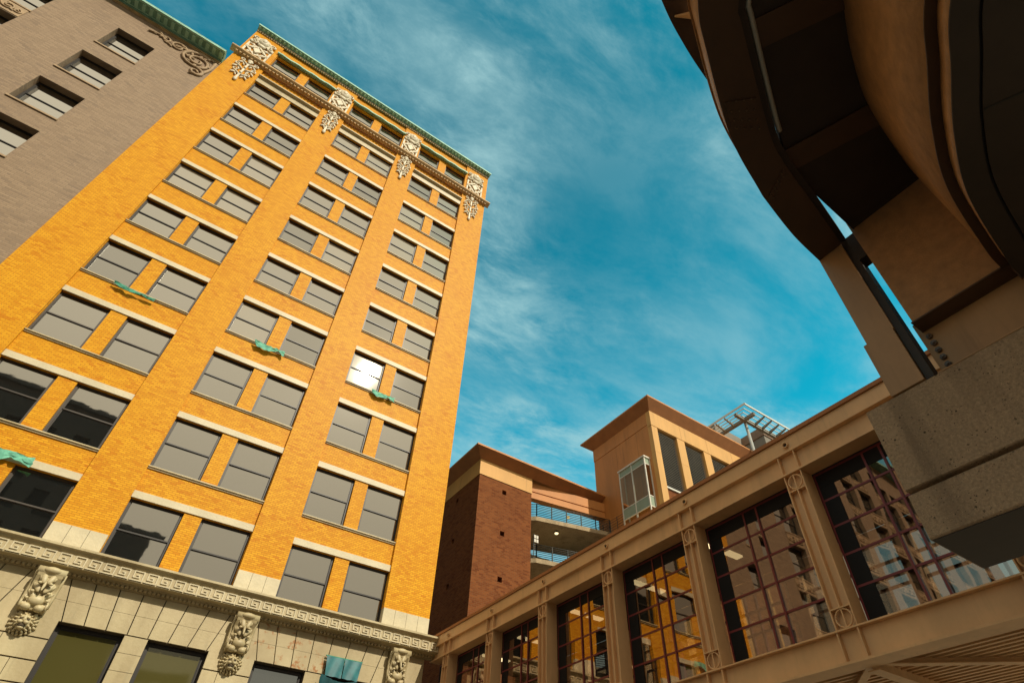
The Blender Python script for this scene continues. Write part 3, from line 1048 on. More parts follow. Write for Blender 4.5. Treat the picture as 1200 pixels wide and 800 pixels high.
# ------------------------------------------------------------------ torn netting caught on the sills
def crumple(name, label, mat, x0, x1, z0, z1, seed, sag=0.3, amp=0.035, y=YF - 0.06, nx=26, nz=9, shear=0.0, group='scraps of green debris netting'):
    rnd = Vector((seed * 3.1, seed * 1.7, 0))
    pts = []
    for j in range(nz + 1):
        row = []
        for i in range(nx + 1):
            u, v = i / nx, j / nz
            wob = noise.noise(Vector((u * 3, v * 2, 0)) + rnd)
            x = x0 + (x1 - x0) * u + 0.06 * noise.noise(Vector((u * 6, v * 6, 3)) + rnd)
            hgt = (z1 - z0) * (0.35 + 0.65 * abs(math.sin(u * math.pi * 1.15 + 0.5 + 0.7 * wob)))
            z = z1 - sag * math.sin(math.pi * u) * 0.6 - shear * u - v * hgt + 0.05 * noise.noise(Vector((u * 9, v * 4, 7)) + rnd)
            yy = y - abs(amp * noise.noise(Vector((u * 7, v * 3, 1)) + rnd)) * 1.6 - 0.02 * math.sin(v * 5 + u * 20)
            row.append(Vector((x, yy, z)))
        pts.append(row)
    m = MB()
    for off in (0.0, 0.012):
        n0 = len(m.v)
        for row in pts:
            m.v += [p + Vector((0, off, 0)) for p in row]
        for j in range(nz):
            for i in range(nx):
                a = n0 + j * (nx + 1) + i
                m.f.append((a, a + 1, a + nx + 2, a + nx + 1))
                m.sm.append(True)
    o = m.build(name, mat, None, ((x0 + x1) / 2, y, (z0 + z1) / 2))
    return tag(o, label, 'netting', group)


crumple('debris_net', 'dark green scrap of netting sagging like a rope below two windows in the left bay', M['net_green'], -6.0, -4.35, 19.22, 19.42, 1, 0.12, nz=5, shear=0.10)
crumple('debris_net', 'green crumpled netting on the sill in the middle bay of the yellow tower', M['net_pale'], 0.0, 1.42, 19.10, 19.44, 2, 0.08)
crumple('debris_net', 'green netting bunched on the sill just under the window that glares in the sun', M['net_pale'], 5.98, 7.25, 19.14, 19.46, 3, 0.05)
crumple('debris_net', 'pale green netting stuck over a lintel above the dark lower left window', M['net_pale'], -6.2, -4.42, 10.36, 10.86, 4, 0.0, nx=34)
# teal sheet hung over the base window on a wooden batten frame
t = thing('hung_sheet', 'teal plastic sheet hanging over a base window beside the right lion bracket', 'sheet', (7.65, YF - 0.15, 6.1))
m = MB()
for (xa, xb) in ((6.95, 7.63), (7.66, 8.33)):
    nx, nz = 12, 8
    n0 = len(m.v)
    for off in (0, 0.01):
        n0 = len(m.v)
        for j in range(nz + 1):
            for i in range(nx + 1):
                u, v = i / nx, j / nz
                m.v.append(Vector((7.65 + (xa + (xb - xa) * u - 7.65) * (1 - 0.10 * v), YF - 0.2 + off - 0.012 * math.sin(u * 9 + v * 3) - 0.05 * v, 6.80 - 0.66 * v + 0.008 * math.sin(u * 12) * v)))
        for j in range(nz):
            for i in range(nx):
                a = n0 + j * (nx + 1) + i
                m.f.append((a, a + 1, a + nx + 2, a + nx + 1))
                m.sm.append(True)
m.build('sheet', M['net_teal'], t)
m = MB()
n0 = 0
for off in (0, 0.01):
    n0 = len(m.v)
    for j in range(13):
        for i in range(19):
            u, v = i / 18, j / 12
            m.v.append(Vector((6.88 + 1.35 * u + 0.05 * noise.noise(Vector((u * 5, v * 5, 2))), YF - 0.28 + off + 0.25 * v - 0.10 * abs(noise.noise(Vector((u * 6, v * 4, 9)))), 6.16 - 1.5 * v - 0.15 * math.sin(u * 3))))
    for j in range(12):
        for i in range(18):
            a = n0 + j * 19 + i
            m.f.append((a, a + 1, a + 20, a + 19))
            m.sm.append(True)
m.build('loose_fold', M['net_teal_dark'], t)
m = MB()
m.box(6.93, 8.36, YF - 0.16, YF - 0.12, 6.80, 6.84)
m.box(7.63, 7.66, YF - 0.17, YF - 0.13, 6.2, 6.80)
m.build('batten', M['net_green'], t)

# ================================================================== taupe brick tower at the left
B = thing('brick_tower', 'taupe brown brick tower with deep set windows and a ribbed green eave', 'building', (-27, YF, GZ))
YT = YF + 0.06
XT0, XT1 = -63.0, XL - 0.004
ops = []
rows = [35.0 - 3.82 * k for k in range(10)]
tw = []
for z in rows:
    ops.append((-14.3, -12.3, z, z + 2.5))
    tw.append((-14.3, 2.0, z, 2.5))
wall_cols = [(-19.55, -17.15), (-22.75, -20.35), (-27.6, -25.2), (-30.8, -28.4), (-35.6, -33.2), (-38.8, -36.4), (-43.4, -41.0), (-46.6, -44.2), (-51.4, -49.0), (-54.6, -52.2), (-59.4, -57.0)]
sp = []
for c0, c1 in wall_cols:
    for z in rows:
        ops.append((c0, c1, z - 0.6, z + 2.1))
        tw.append((c0, c1 - c0, z - 0.6, 2.7))
        sp.append((c0, c1, z - 1.66, z - 0.66))
m = MB()
wall_sheet(m, XT0, XT1, GZ, 40.1, YT, ops, 0.50)
m.box(XT0 + 0.002, XT1 - 0.002, YT + 0.72, YT + 18, GZ, 40.0)
m.quad((XT1, YT, GZ), (XT1, YT + 0.72, GZ), (XT1, YT + 0.72, 40.1), (XT1, YT, 40.1))
m.quad((XT0, YT, GZ), (XT0, YT + 0.72, GZ), (XT0, YT + 0.72, 40.1), (XT0, YT, 40.1))
m.build('brick_wall', M['tbrick'], B)
p0 = {}
for x, w, z, h in tw:
    key = round(w, 2), round(h, 2)
    if key not in p0:
        p0[key] = make_window(B, w, h, x, YT + 0.40, z, M['glass_tan'], M['frame'], fw=0.09, tilt=0.003)
    else:
        copy_part(p0[key], B, Vector((x, YT + 0.40, z)) - Vector(B.location))
    s = MB()
    s.box(x - 0.06, x + w + 0.06, YT - 0.07, YT - 0.002, z - 0.10, z)
    s.build('sill', M['trim'], B)


def carved_panel(x0, x1, z0, z1):
    m = MB()
    m.box(x0, x1, YT - 0.03, YT - 0.002, z0, z1)
    cx, cz = (x0 + x1) / 2, (z0 + z1) / 2
    hh = (z1 - z0) / 2
    for s in (-1, 1):
        scroll(m, cx + s * (x1 - x0) * 0.22, YT - 0.05, cz, hh * 0.62, 1.5, R(90 + 90 * s), 0.055, s)
        scroll(m, cx + s * (x1 - x0) * 0.40, YT - 0.05, cz - 0.1, hh * 0.4, 1.2, R(90), 0.05, -s)
        for k in range(3):
            m.ell((cx + s * (0.15 + 0.3 * k), YT - 0.05, cz + (0.2 if k % 2 else -0.22)), 0.13, 0.06, 0.07, rotxz(s * 40), 6, 5)
    m.ell((cx, YT - 0.06, cz), 0.16, 0.09, 0.3, None, 8, 6)
    return m


pan = None
for x0, x1, z0, z1 in sp:
    if pan is None:
        pan = carved_panel(x0, x1, z0, z1).build('carved_panel', M['trim'], B, (x0, YT, z0))
    else:
        copy_part(pan, B, Vector((x0, YT, z0)) - Vector(B.location))
# eave: deep soffit with copper ribs
m = MB()
m.extrude([(YT, 40.1), (YT - 0.16, 40.1), (YT - 0.2, 40.22), (YT - 0.84, 40.26), (YT - 0.84, 40.50), (YT - 0.7, 40.6), (YT + 1, 40.9), (YT + 1, 40.1)], 'x', XT0, XL - 0.02)
m.build('copper_eave', M['copper_dark'], B)
m = MB()
x = XL - 0.2
while x > XT0 + 0.2:
    m.box(x - 0.10, x + 0.10, YT - 0.74, YT - 0.30, 40.13, 40.235)
    x -= 0.42
m.box(XT0, XL - 0.022, YT - 0.90, YT - 0.76, 40.19, 40.262)
m.box(XT0, XL - 0.022, YT - 0.28, YT - 0.205, 40.15, 40.24)
m.build('eave_ribs', M['copper'], B)
m = MB()
m.box(XT0, XL - 0.03, YT - 0.05, YT - 0.002, 39.86, 39.93)
m.box(XT0, XL - 0.03, YT - 0.09, YT - 0.002, 39.96, 40.09)
m.build('string_course', M['brownstone'], B)
# carved scrollwork under the eave, beside the yellow tower
m = MB()
yy = YT - 0.05
scroll(m, -10.35, yy, 38.7, 0.95, 2.0, R(60), 0.11, 1)
scroll(m, -10.0, yy, 37.55, 0.45, 1.3, R(100), 0.10, -1)
scroll(m, -11.6, yy, 39.05, 0.50, 1.4, R(0), 0.08, 1)
scroll(m, -12.35, yy, 39.1, 0.32, 1.4, R(200), 0.07, -1)
m.tube([(-13.3, yy, 38.95), (-12.7, yy, 39.2), (-12.0, yy, 38.75), (-11.2, yy, 39.3), (-10.5, yy, 39.75), (-9.7, yy, 39.7)], 0.08, 6)
m.tube([(-9.55, yy, 39.6), (-9.5, yy, 38.6), (-9.7, yy, 37.4), (-10.2, yy, 37.1)], 0.09, 6)
for k in range(14):
    m.ell((-13.0 + k * 0.26, yy, 39.05 + 0.35 * math.sin(k * 1.3)), 0.16, 0.06, 0.07, rotxz(40 * math.sin(k * 2.1)), 7, 5)
for k in range(8):
    an = k * 0.8
    m.ell((-10.35 + 0.62 * math.cos(an), yy - 0.03, 38.7 + 0.62 * math.sin(an)), 0.17, 0.07, 0.08, Matrix.Rotation(-an + 0.7, 3, 'Y'), 7, 5)
m.build('scroll_carving', M['trim'], B)

# ================================================================== steel footbridge
XB = 11.2
S = thing('footbridge', 'enclosed tan steel footbridge with dark red window grids', 'footbridge', (13.2, 8, 3.4))
YS0, YS1 = -8.5, 22.92
XD = 15.4                      # far side
COLS = [5.66 + 3.19 * k for k in range(-4, 6)]
# fascia (upper beam) and its cap strip
m = MB()
m.box(XB, XB + 0.35, YS0, YS1, 7.91, 8.265)
m.build('fascia_beam', M['tanpaint'], S)
m = MB()
m.box(XB - 0.05, XB + 0.5, YS0, YS1, 8.268, 8.30)
m.box(XB + 0.02, XB + 0.5, YS0, YS1, 8.303, 8.42)
m.build('cap_flashing', M['soffit'], S)
m = MB()
m.box(XB - 0.035, XB + 0.34, YS0, YS1, 7.875, 7.907)         # ledge
m.box(XB + 0.10, XB + 0.16, YS0, YS1, 7.40, 7.873)            # web
m.box(XB - 0.02, XB + 0.42, YS0, YS1, 7.362, 7.398)           # bottom flange
m.build('upper_chord', M['tanpaint2'], S)
m = MB()
m.box(XB - 0.05, XB + 0.42, YS0, YS1, 3.945, 3.975)
m.box(XB + 0.08, XB + 0.14, YS0, YS1, 3.43, 3.943)
m.box(XB - 0.07, XB + 0.42, YS0, YS1, 3.385, 3.428)
m.build('lower_chord', M['tanpaint2'], S)


def ring_mesh(cy, cz, r, x0):
    m = MB()
    n = 28
    pts = [(x0, cy + r * math.cos(2 * math.pi * k / n), cz + r * math.sin(2 * math.pi * k / n)) for k in range(n + 1)]
    m.tube(pts, 0.017, 6, False)
    m.box(x0 - 0.012, x0 + 0.012, cy - 0.013, cy + 0.013, cz - r, cz + r)
    return m


def column(yc):
    m = MB()
    w = 0.21
    m.box(XB + 0.12, XB + 0.42, yc - w + 0.012, yc + w - 0.012, 3.98, 7.358)        # web box set back
    for yy in (yc - w, yc + w):
        m.box(XB, XB + 0.42, yy - 0.012, yy + 0.012, 3.98, 7.358)
    m.box(XB, XB + 0.118, yc - 0.012, yc + 0.012, 4.375, 6.93)
    for z in (4.36, 6.945):
        m.box(XB, XB + 0.118, yc - w + 0.013, yc + w - 0.013, z - 0.012, z + 0.012)
    c = m.build('column', M['tanpaint'], S, (XB, yc, 3.98))
    for cz in (4.17, 7.15):
        o = ring_mesh(yc, cz, 0.165, XB + 0.03).build('ring_ornament', M['tanpaint2'], c, (XB, yc, 3.98))
    for yy in (yc - w, yc + w):
        k = MB()
        k.box(XB - 0.015, XB + 0.098, yy - 0.014, yy + 0.014, 7.40, 7.873)
        k.build('stiffener', M['tanpaint'], c, (XB, yc, 3.98))
        k = MB()
        k.box(XB - 0.03, XB + 0.078, yy - 0.014, yy + 0.014, 3.43, 3.943)
        k.build('stiffener', M['tanpaint'], c, (XB, yc, 3.98))
    k = MB()
    n = 16
    ro, ri = 0.075, 0.052
    cz = 8.07
    for i in range(n):
        a0, a1 = 2 * math.pi * i / n, 2 * math.pi * (i + 1) / n
        P = lambda r, a, x: (x, yc - 0.09 + r * math.cos(a), cz + r * math.sin(a))
        k.quad(P(ri, a0, XB - 0.05), P(ri, a1, XB - 0.05), P(ro, a1, XB - 0.05), P(ro, a0, XB - 0.05))
        k.quad(P(ro, a0, XB - 0.05), P(ro, a1, XB - 0.05), P(ro, a1, XB), P(ro, a0, XB))
        k.quad(P(ri, a0, XB - 0.05), P(ri, a1, XB - 0.05), P(ri, a1, XB - 0.001), P(ri, a0, XB - 0.001))
    k.build('pipe_collar', M['tanpaint2'], c, (XB, yc, 3.98))
    k = MB()
    k.extrude([(yc - 0.09 + ri * math.cos(2 * math.pi * i / n), cz + ri * math.sin(2 * math.pi * i / n)) for i in range(n)], 'x', XB - 0.004, XB - 0.001)
    k.build('pipe_mouth', M['interior'], c, (XB, yc, 3.98))
    return c


c0 = column(COLS[0])
for yc in COLS[1:]:
    copy_part(c0, S, Vector((XB, yc, 3.98)) - Vector(S.location))
# window grids
XG = XB + 0.46


def grid(ya, yb):
    m = MB()
    yc = (ya + yb) / 2
    m.box(XG, XG + 0.10, ya, ya + 0.05, 3.99, 7.35).box(XG, XG + 0.10, yb - 0.05, yb, 3.99, 7.35)
    m.box(XG, XG + 0.10, ya + 0.05, yb - 0.05, 7.29, 7.35).box(XG, XG + 0.10, ya + 0.05, yb - 0.05, 3.99, 4.05)
    for yy in (yc - 0.19, yc + 0.19):
        m.box(XG - 0.03, XG + 0.12, yy - 0.023, yy + 0.023, 4.05, 7.29)
    segs = [(ya + 0.05, yc - 0.217), (yc - 0.163, yc + 0.163), (yc + 0.217, yb - 0.05)]
    for z in (4.78, 5.44, 6.06, 6.67):
        for a, b in segs:
            m.box(XG - 0.015, XG + 0.10, a, b, z - 0.023, z + 0.023)
    w = m.build('window_grid', M['burgundy'], S, (XG, ya, 3.99))
    g = MB()
    rr = random.Random(int(ya * 100))
    zs = [4.05, 4.78, 5.44, 6.06, 6.67, 7.29]
    for z0, z1 in zip(zs, zs[1:]):
        for a, b in segs:
            t = rr.uniform(-0.004, 0.004)
            u = rr.uniform(-0.003, 0.003)
            g.quad((XG - t - u, a, z0), (XG + t - u, b, z0), (XG + t + u, b, z1), (XG - t + u, a, z1))
    g.build('pane', M['bridgeglass'], w, (XG, ya, 3.99))
    d = MB()
    d.box(XG - 0.0135, XG - 0.0095, yb - 0.40, yb - 0.052, 4.052, 6.98)
    d.box(XG - 0.0135, XG - 0.0095, ya + 0.052, yb - 0.052, 6.985, 7.288)
    d.build('dark_strip', M['black'], w, (XG, ya, 3.99))  # matte black strips along the head and one jamb


for a, b in zip(COLS, COLS[1:]):
    grid(a + 0.215, b - 0.215)
grid(COLS[-1] + 0.215, YS1)
# far side: posts and glass, floor, ceiling, roof
m = MB()
m.box(XB + 0.17, XD, YS0, YS1, 7.55, 7.70)
m.build('ceiling', M['interior'], S)
m = MB()
m.box(XB + 0.36, XD + 0.3, YS0, YS1, 8.0, 8.26)
m.build('roof', M['greywall'], S)
m = MB()
m.box(XB + 0.44, XD, YS0, YS1, 3.72, 3.94)
m.build('floor', M['interior'], S)
for yc in COLS:
    m = MB()
    m.box(XD, XD + 0.3, yc - 0.2, yc + 0.2, 3.4, 7.99)
    m.build('far_column', M['tanpaint'], S)
m = MB()
m.box(XD, XD + 0.25, YS0, YS1, 7.3, 7.54)
m.box(XD + 0.001, XD + 0.25, YS0, YS1, 3.4, 4.0)
m.build('far_chord', M['tanpaint'], S)
for a, b in zip(COLS, COLS[1:]):
    m = MB()
    yc = (a + b) / 2
    for yy in (yc - 0.19, yc + 0.19):
        m.box(XD + 0.05, XD + 0.15, yy - 0.03, yy + 0.03, 4.0, 7.3)
    for z in (4.78, 5.44, 6.06, 6.67):
        m.box(XD + 0.06, XD + 0.14, a + 0.2, b - 0.2, z - 0.03, z + 0.03)
    w = m.build('window_grid', M['burgundy'], S)
    g = MB()
    g.quad((XD + 0.1, a + 0.2, 4.0), (XD + 0.1, b - 0.2, 4.0), (XD + 0.1, b - 0.2, 7.3), (XD + 0.1, a + 0.2, 7.3))
    g.build('pane', M['backglass'], w)
for yc in (9.35, 12.4, 15.4, 18.6, 21.2):
    m = MB()
    m.box(12.6, 13.9, yc - 0.11, yc + 0.11, 7.49, 7.545)
    m.build('ceiling_light', M['lamp'], S)
# end wall at the near end
m = MB()
m.box(XB + 0.44, XD, YS0 - 0.2, YS0, 3.4, 8.0)
m.build('end_wall', M['tanpaint'], S)
# underside: deck ribs, cross beams and braces
m = MB()
x = XB + 0.46
while x < XD - 0.1:
    m.box(x, x + 0.075, YS0, YS1, 3.53, 3.655)
    x += 0.2
m.build('deck_ribs', M['tanpaint2'], S)
m = MB()
m.box(XB + 0.44, XD, YS0, YS1, 3.66, 3.715)
m.build('deck_plate', M['interior'], S)  # dark colour stands in for the shade between the ribs
for yc in COLS:
    m = MB()
    m.box(XB + 0.43, XD - 0.001, yc - 0.015, yc + 0.015, 3.35, 3.595)
    m.box(XB + 0.43, XD - 0.001, yc - 0.11, yc + 0.11, 3.33, 3.349)
    m.build('cross_beam', M['tanpaint'], S)
for i, (a, b) in enumerate(zip(COLS, COLS[1:])):
    m = MB()
    p, q = (XB + 0.45, (b if i % 2 else a), 3.44), (XD - 0.1, (a if i % 2 else b), 3.44)
    m.obox(p, q, 0.16, 0.02)
    m.obox((p[0], p[1], 3.50), (q[0], q[1], 3.50), 0.02, 0.10)
    m.build('brace', M['tanpaint'], S)
bn = thing('banner', 'narrow red and blue banner hanging inside the nearest footbridge bay', 'banner', (12.25, 5.45, 4.0))
m = MB()
m.box(12.24, 12.26, 5.36, 5.56, 4.0, 5.2)
m.build('lower_cloth', M['blue_cloth'], bn)
m = MB()
m.box(12.24, 12.26, 5.36, 5.56, 5.2, 5.9)
m.build('upper_cloth', M['red_cloth'], bn)

# ================================================================== parking garage
G = thing('parking_garage', 'dark red brick garage with flat brown roof and railed walkways', 'building', (22, 34, GZ))
YG = 31.0
XG0, XG1 = 17.22, 21.8
BT = 22.95
m = MB()
holes = [(19.2, 19.55, 22.0 - 3.22 * k, 22.35 - 3.22 * k) for k in range(6)]
wall_sheet(m, XG0, XG1, GZ, BT, YG, holes, 0.5)
# left face with its own holes, laid as strips
hz_ = [(33.9, 34.25), (38.0, 38.35)]
ycuts = [YG, 33.9, 34.25, 38.0, 38.35, 46]
for y0, y1 in zip(ycuts, ycuts[1:]):
    hole = (y0, y1) in hz_
    zc_ = [GZ]
    if hole:
        for k in reversed(range(6)):
            zc_ += [22.0 - 3.22 * k, 22.35 - 3.22 * k]
    zc_ += [BT]
    for i in range(0, len(zc_) - 1):
        if hole and i % 2 == 1:
            za, zb = zc_[i], zc_[i + 1]
            for q in (((XG0, y0, za), (XG0 + .5, y0, za), (XG0 + .5, y0, zb), (XG0, y0, zb)), ((XG0, y1, za), (XG0 + .5, y1, za), (XG0 + .5, y1, zb), (XG0, y1, zb)),
                      ((XG0, y0, za), (XG0, y1, za), (XG0 + .5, y1, za), (XG0 + .5, y0, za)), ((XG0, y0, zb), (XG0, y1, zb), (XG0 + .5, y1, zb), (XG0 + .5, y0, zb))):
                m.quad(*q)
            continue
        m.quad((XG0, y0, zc_[i]), (XG0, y1, zc_[i]), (XG0, y1, zc_[i + 1]), (XG0, y0, zc_[i + 1]))
m.quad((XG1, YG, GZ), (XG1, 46, GZ), (XG1, 46, BT), (XG1, YG, BT))
m.build('brick_wall', M['rbrick'], G)
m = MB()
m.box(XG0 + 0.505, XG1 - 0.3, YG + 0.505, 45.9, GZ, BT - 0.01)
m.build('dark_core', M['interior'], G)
m = MB()
m.box(XG0 - 0.05, XG1 + 0.02, YG - 0.05, 46, BT + 0.002, 24.2)
m.build('fascia', M['ochre_light'], G)
# thin overhanging roof
def raked_roof(inner, outer, zi, zo, name_mat, parent):
    """soffit rising from the wall line to the roof edge, and the thin roof on it"""
    m = MB()
    n = len(inner)
    for i in range(n):
        j = (i + 1) % n
        m.quad((*inner[i], zi), (*inner[j], zi), (*outer[j], zo), (*outer[i], zo))
    m.build('soffit', M['soffit'], parent)
    m = MB()
    m.extrude(outer, 'z', zo + 0.003, zo + 0.13)
    m.build('roof', M['ochre'], parent)


raked_roof([(XG0 - 0.05, YG - 0.05), (28.55, YG - 0.05), (28.55, 32.2), (XG1 + 0.02, 32.9), (XG1 + 0.02, 46), (XG0 - 0.05, 46)],
           [(16.37, 30.15), (28.58, 30.15), (28.58, 32.5), (22.4, 33.2), (22.4, 46.5), (16.37, 46.5)], 24.203, 24.73, None, G)
# canopy beam over the top walkway, running at a slight angle
m = MB()
pa, pb = Vector((21.83, 31.35, 0)), Vector((28.58, 30.35, 0))
for z0, z1, o in ((22.86, 23.35, 0.0), (23.36, 23.44, 0.07), (23.45, 24.2, 0.0)):
    dn = Vector((0, o, 0))
    m.hexa([pa + dn + Vector((0, 0, z0)), pb + dn + Vector((0, 0, z0)), pb + Vector((0, .55, z0)), pa + Vector((0, .55, z0)),
            pa + dn + Vector((0, 0, z1)), pb + dn + Vector((0, 0, z1)), pb + Vector((0, .55, z1)), pa + Vector((0, .55, z1))])
m.build('canopy_beam', M['ochre'], G)
# walkway slabs with railings
SL0, SL1 = Vector((22.45, 31.25, 0)), Vector((28.58, 29.75, 0))


def walkway(ztop, label_lamps=True):
    m = MB()
    bk = Vector((0, 4.6, 0))
    lf = Vector((-0.62, 0.55, 0))
    pts = [SL0, SL1, SL1 + bk, Vector((21.82, 36.2, 0)), SL0 + lf]
    m.extrude([(p.x, p.y) for p in pts], 'z', ztop - 0.32, ztop)
    sl_ = m.build('walkway_slab', M['slab'], G)
    r = MB()
    runs = [(SL0 + lf * 0.95 + Vector((0.08, 0.03, 0)), SL0 + Vector((0.08, 0.08, 0))), (SL0 + Vector((0.08, 0.08, 0)), SL1 + Vector((-0.1, 0.1, 0)))]
    for p, q in runs:
        n = max(1, round((q - p).length / 1.25))
        for k in range(n + 1):
            c = p.lerp(q, k / n)
            r.box(c.x - 0.03, c.x + 0.03, c.y - 0.03, c.y + 0.03, ztop, ztop + 1.1)
        for k in range(8):
            z = ztop + 0.12 + k * 0.137
            rad = 0.032 if k == 7 else 0.026
            r.tube([p + Vector((0, 0, z)), q + Vector((0, 0, z))], rad, 6)
    r.build('railing', M['rail'], sl_)


for z in (21.42, 18.17, 14.92, 11.67, 8.42):
    walkway(z)
m = MB()
m.tube([(24.7, 31.75, 21.09), (24.7, 31.75, 20.98)], 0.16, 16)
lampb = m.build('ceiling_lamp', M['rail'], G)
m = MB()
m.ell((24.7, 31.75, 20.97), 0.15, 0.15, 0.09, None, 16, 8)
m.build('lamp_glass', M['lamp'], lampb)
for x, y, z in ((23.6, 32.0, 21.43), (23.5, 32.0, 18.18)):
    m = MB()
    m.tube([(x, y, z), (x, y, z + 0.42)], 0.09, 12)
    m.build('bollard_lamp', M['yellow_glow'], G)
m = MB()
m.tube([(26.0, 31.9, 22.84), (26.0, 31.9, 22.74)], 0.14, 14)
m.build('canopy_lamp', M['yellow_glow'], G)
# grey back wall of the garage floors below the open top deck
m = MB()
m.box(21.9, 28.5, 36.3, 46, GZ, 21.3)
m.build('back_wall', M['slab'], G)
m = MB()
for k in range(2):
    for j in range(2):
        m.box(22.1 + j * 0.2, 22.26 + j * 0.2, 31.0, 31.03, 19.2 + k * 0.3, 19.44 + k * 0.3)
m.build('notice_panel', M['white'], G)
m = MB()
m.box(22.08, 22.12, 31.04, 31.08, 18.18, 19.8)
m.build('notice_post', M['rail'], G)

# ================================================================== louvred stair tower
Pn = thing('stair_tower', 'ochre tower with louvred openings, glass corner bay and flat roof', 'building', (34, 28, GZ))
XP, YP = 28.6, 24.2
XPE = 41.0
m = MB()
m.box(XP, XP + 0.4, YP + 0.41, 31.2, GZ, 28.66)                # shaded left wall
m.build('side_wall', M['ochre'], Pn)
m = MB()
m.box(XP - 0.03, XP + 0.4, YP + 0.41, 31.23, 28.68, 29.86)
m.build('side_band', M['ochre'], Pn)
cols = [(XP, 29.25), (31.45, 32.33), (34.62, 35.5), (37.79, 38.67)]
for a, b in cols:
    m = MB()
    m.box(a, b, YP, YP + 0.4, GZ, 25.895)
    m.box(a, b, YP, YP + 0.4, 25.91, 28.42)
    m.build('pilaster', M['ochre_light'], Pn)
m = MB()
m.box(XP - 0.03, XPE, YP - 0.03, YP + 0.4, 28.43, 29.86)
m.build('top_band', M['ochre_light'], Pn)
for a, b in ((29.25, 31.45), (32.33, 34.62), (35.5, 37.79), (38.67, XPE)):
    m = MB()
    m.box(a, b, YP + 0.2, YP + 0.5, GZ, 23.0)
    m.build('infill_panel', M['rbrick'], Pn)
    m = MB()
    m.box(a + 0.002, b - 0.002, YP + 0.08, YP + 0.19, 23.0, 23.14)
    m.build('louvre_sill', M['white'], Pn)
for a, b in ((29.25, 31.45), (32.33, 34.62), (35.5, 37.79), (38.67, XPE)):
    m = MB()
    z = 23.2
    while z < 28.35:
        m.hexa([(a, YP + 0.20, z), (b, YP + 0.20, z), (b, YP + 0.32, z + 0.11), (a, YP + 0.32, z + 0.11),
                (a, YP + 0.20, z + 0.025), (b, YP + 0.20, z + 0.025), (b, YP + 0.32, z + 0.135), (a, YP + 0.32, z + 0.135)])
        z += 0.165
    m.build('louvre', M['louvre'], Pn)
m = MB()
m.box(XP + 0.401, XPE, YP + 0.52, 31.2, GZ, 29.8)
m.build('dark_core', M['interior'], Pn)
raked_roof([(XP - 0.03, YP - 0.03), (XPE, YP - 0.03), (XPE, 31.23), (XP - 0.03, 31.23)],
           [(27.95, 23.55), (41.6, 23.55), (41.6, 32.2), (27.95, 32.2)], 29.863, 30.71, None, Pn)
for y in (25.95, 28.4):
    m = MB()
    m.box(XP - 0.004, XP - 0.0015, y, y + 0.025, 15, 28.655)
    m.build('panel_joint', M['soffit'], Pn)
for x in (32.0, 35.2, 38.4):
    m = MB()
    m.box(x, x + 0.025, YP - 0.034, YP - 0.0315, 28.44, 29.85)
    m.build('panel_joint', M['soffit'], Pn)
# glazed bay on the side wall
bx0, bx1, by0, by1 = 27.95, 28.598, 24.9, 27.77
fr = MB()
zs = [21.35, 22.2, 24.95, 25.5]
for x, y in ((bx0, by0), (bx0, by1 - 0.09), (bx0, 26.3), (bx1 - 0.09, by0), (bx1 - 0.09, by1 - 0.09)):
    fr.box(x, x + 0.09, y, y + 0.09, 20.6, 25.5)
for z in (21.35, 22.2, 24.95):
    fr.box(bx0 + 0.01, bx0 + 0.07, by0 + 0.09, 26.3, z - 0.035, z + 0.035)
    fr.box(bx0 + 0.01, bx0 + 0.07, 26.39, by1 - 0.09, z - 0.035, z + 0.035)
    fr.box(bx0 + 0.09, bx1 - 0.09, by0 + 0.01, by0 + 0.07, z - 0.035, z + 0.035)
fr.box(bx0 - 0.06, bx1, by0 - 0.06, by1 + 0.06, 25.5, 25.62)
bay = fr.build('bay_window', M['white'], Pn)
for z0, z1 in ((21.385, 22.165), (24.985, 25.498)):
    for ya, yb in ((by0 + 0.09, 26.3), (26.39, by1 - 0.09)):
        m = MB()
        m.box(bx0 + 0.03, bx0 + 0.05, ya, yb, z0, z1)
        m.build('spandrel_panel', M['green_panel'], bay)
    m = MB()
    m.box(bx0 + 0.09, bx1 - 0.09, by0 + 0.03, by0 + 0.05, z0, z1)
    m.build('spandrel_panel', M['green_panel'], bay)
m = MB()
for ya, yb in ((by0 + 0.09, 26.3), (26.39, by1 - 0.09)):
    m.quad((bx0 + 0.04, ya, 22.235), (bx0 + 0.04, yb, 22.235), (bx0 + 0.04, yb, 24.915), (bx0 + 0.04, ya, 24.915))
m.quad((bx0 + 0.09, by0 + 0.04, 22.235), (bx1 - 0.09, by0 + 0.04, 22.235), (bx1 - 0.09, by0 + 0.04, 24.915), (bx0 + 0.09, by0 + 0.04, 24.915))
m.build('pane', M['bayglass'], bay)
m = MB()
m.box(bx0 + 0.1, bx1, by0 + 0.1, by1 - 0.1, 20.6, 20.8)
m.build('bay_floor', M['yellow_glow'], bay)  # floor given a yellow glow as if lit, no lamp here
m = MB()
m.box(bx1 - 0.03, bx1 - 0.002, 25.1, 26.0, 22.2, 24.95)
m.build('inner_panel', M['soffit'], bay)
# low railing at the foot of the bay
m = MB()
for k in range(5):
    m.box(28.2, 28.24, 27.9 + k * 0.8, 27.94 + k * 0.8, 20.9, 22.2)
for k in range(6):
    m.tube([(28.22, 27.9, 21.1 + k * 0.21), (28.22, 31.1, 21.1 + k * 0.21)], 0.015, 6)
m.build('railing', M['rail'], Pn)

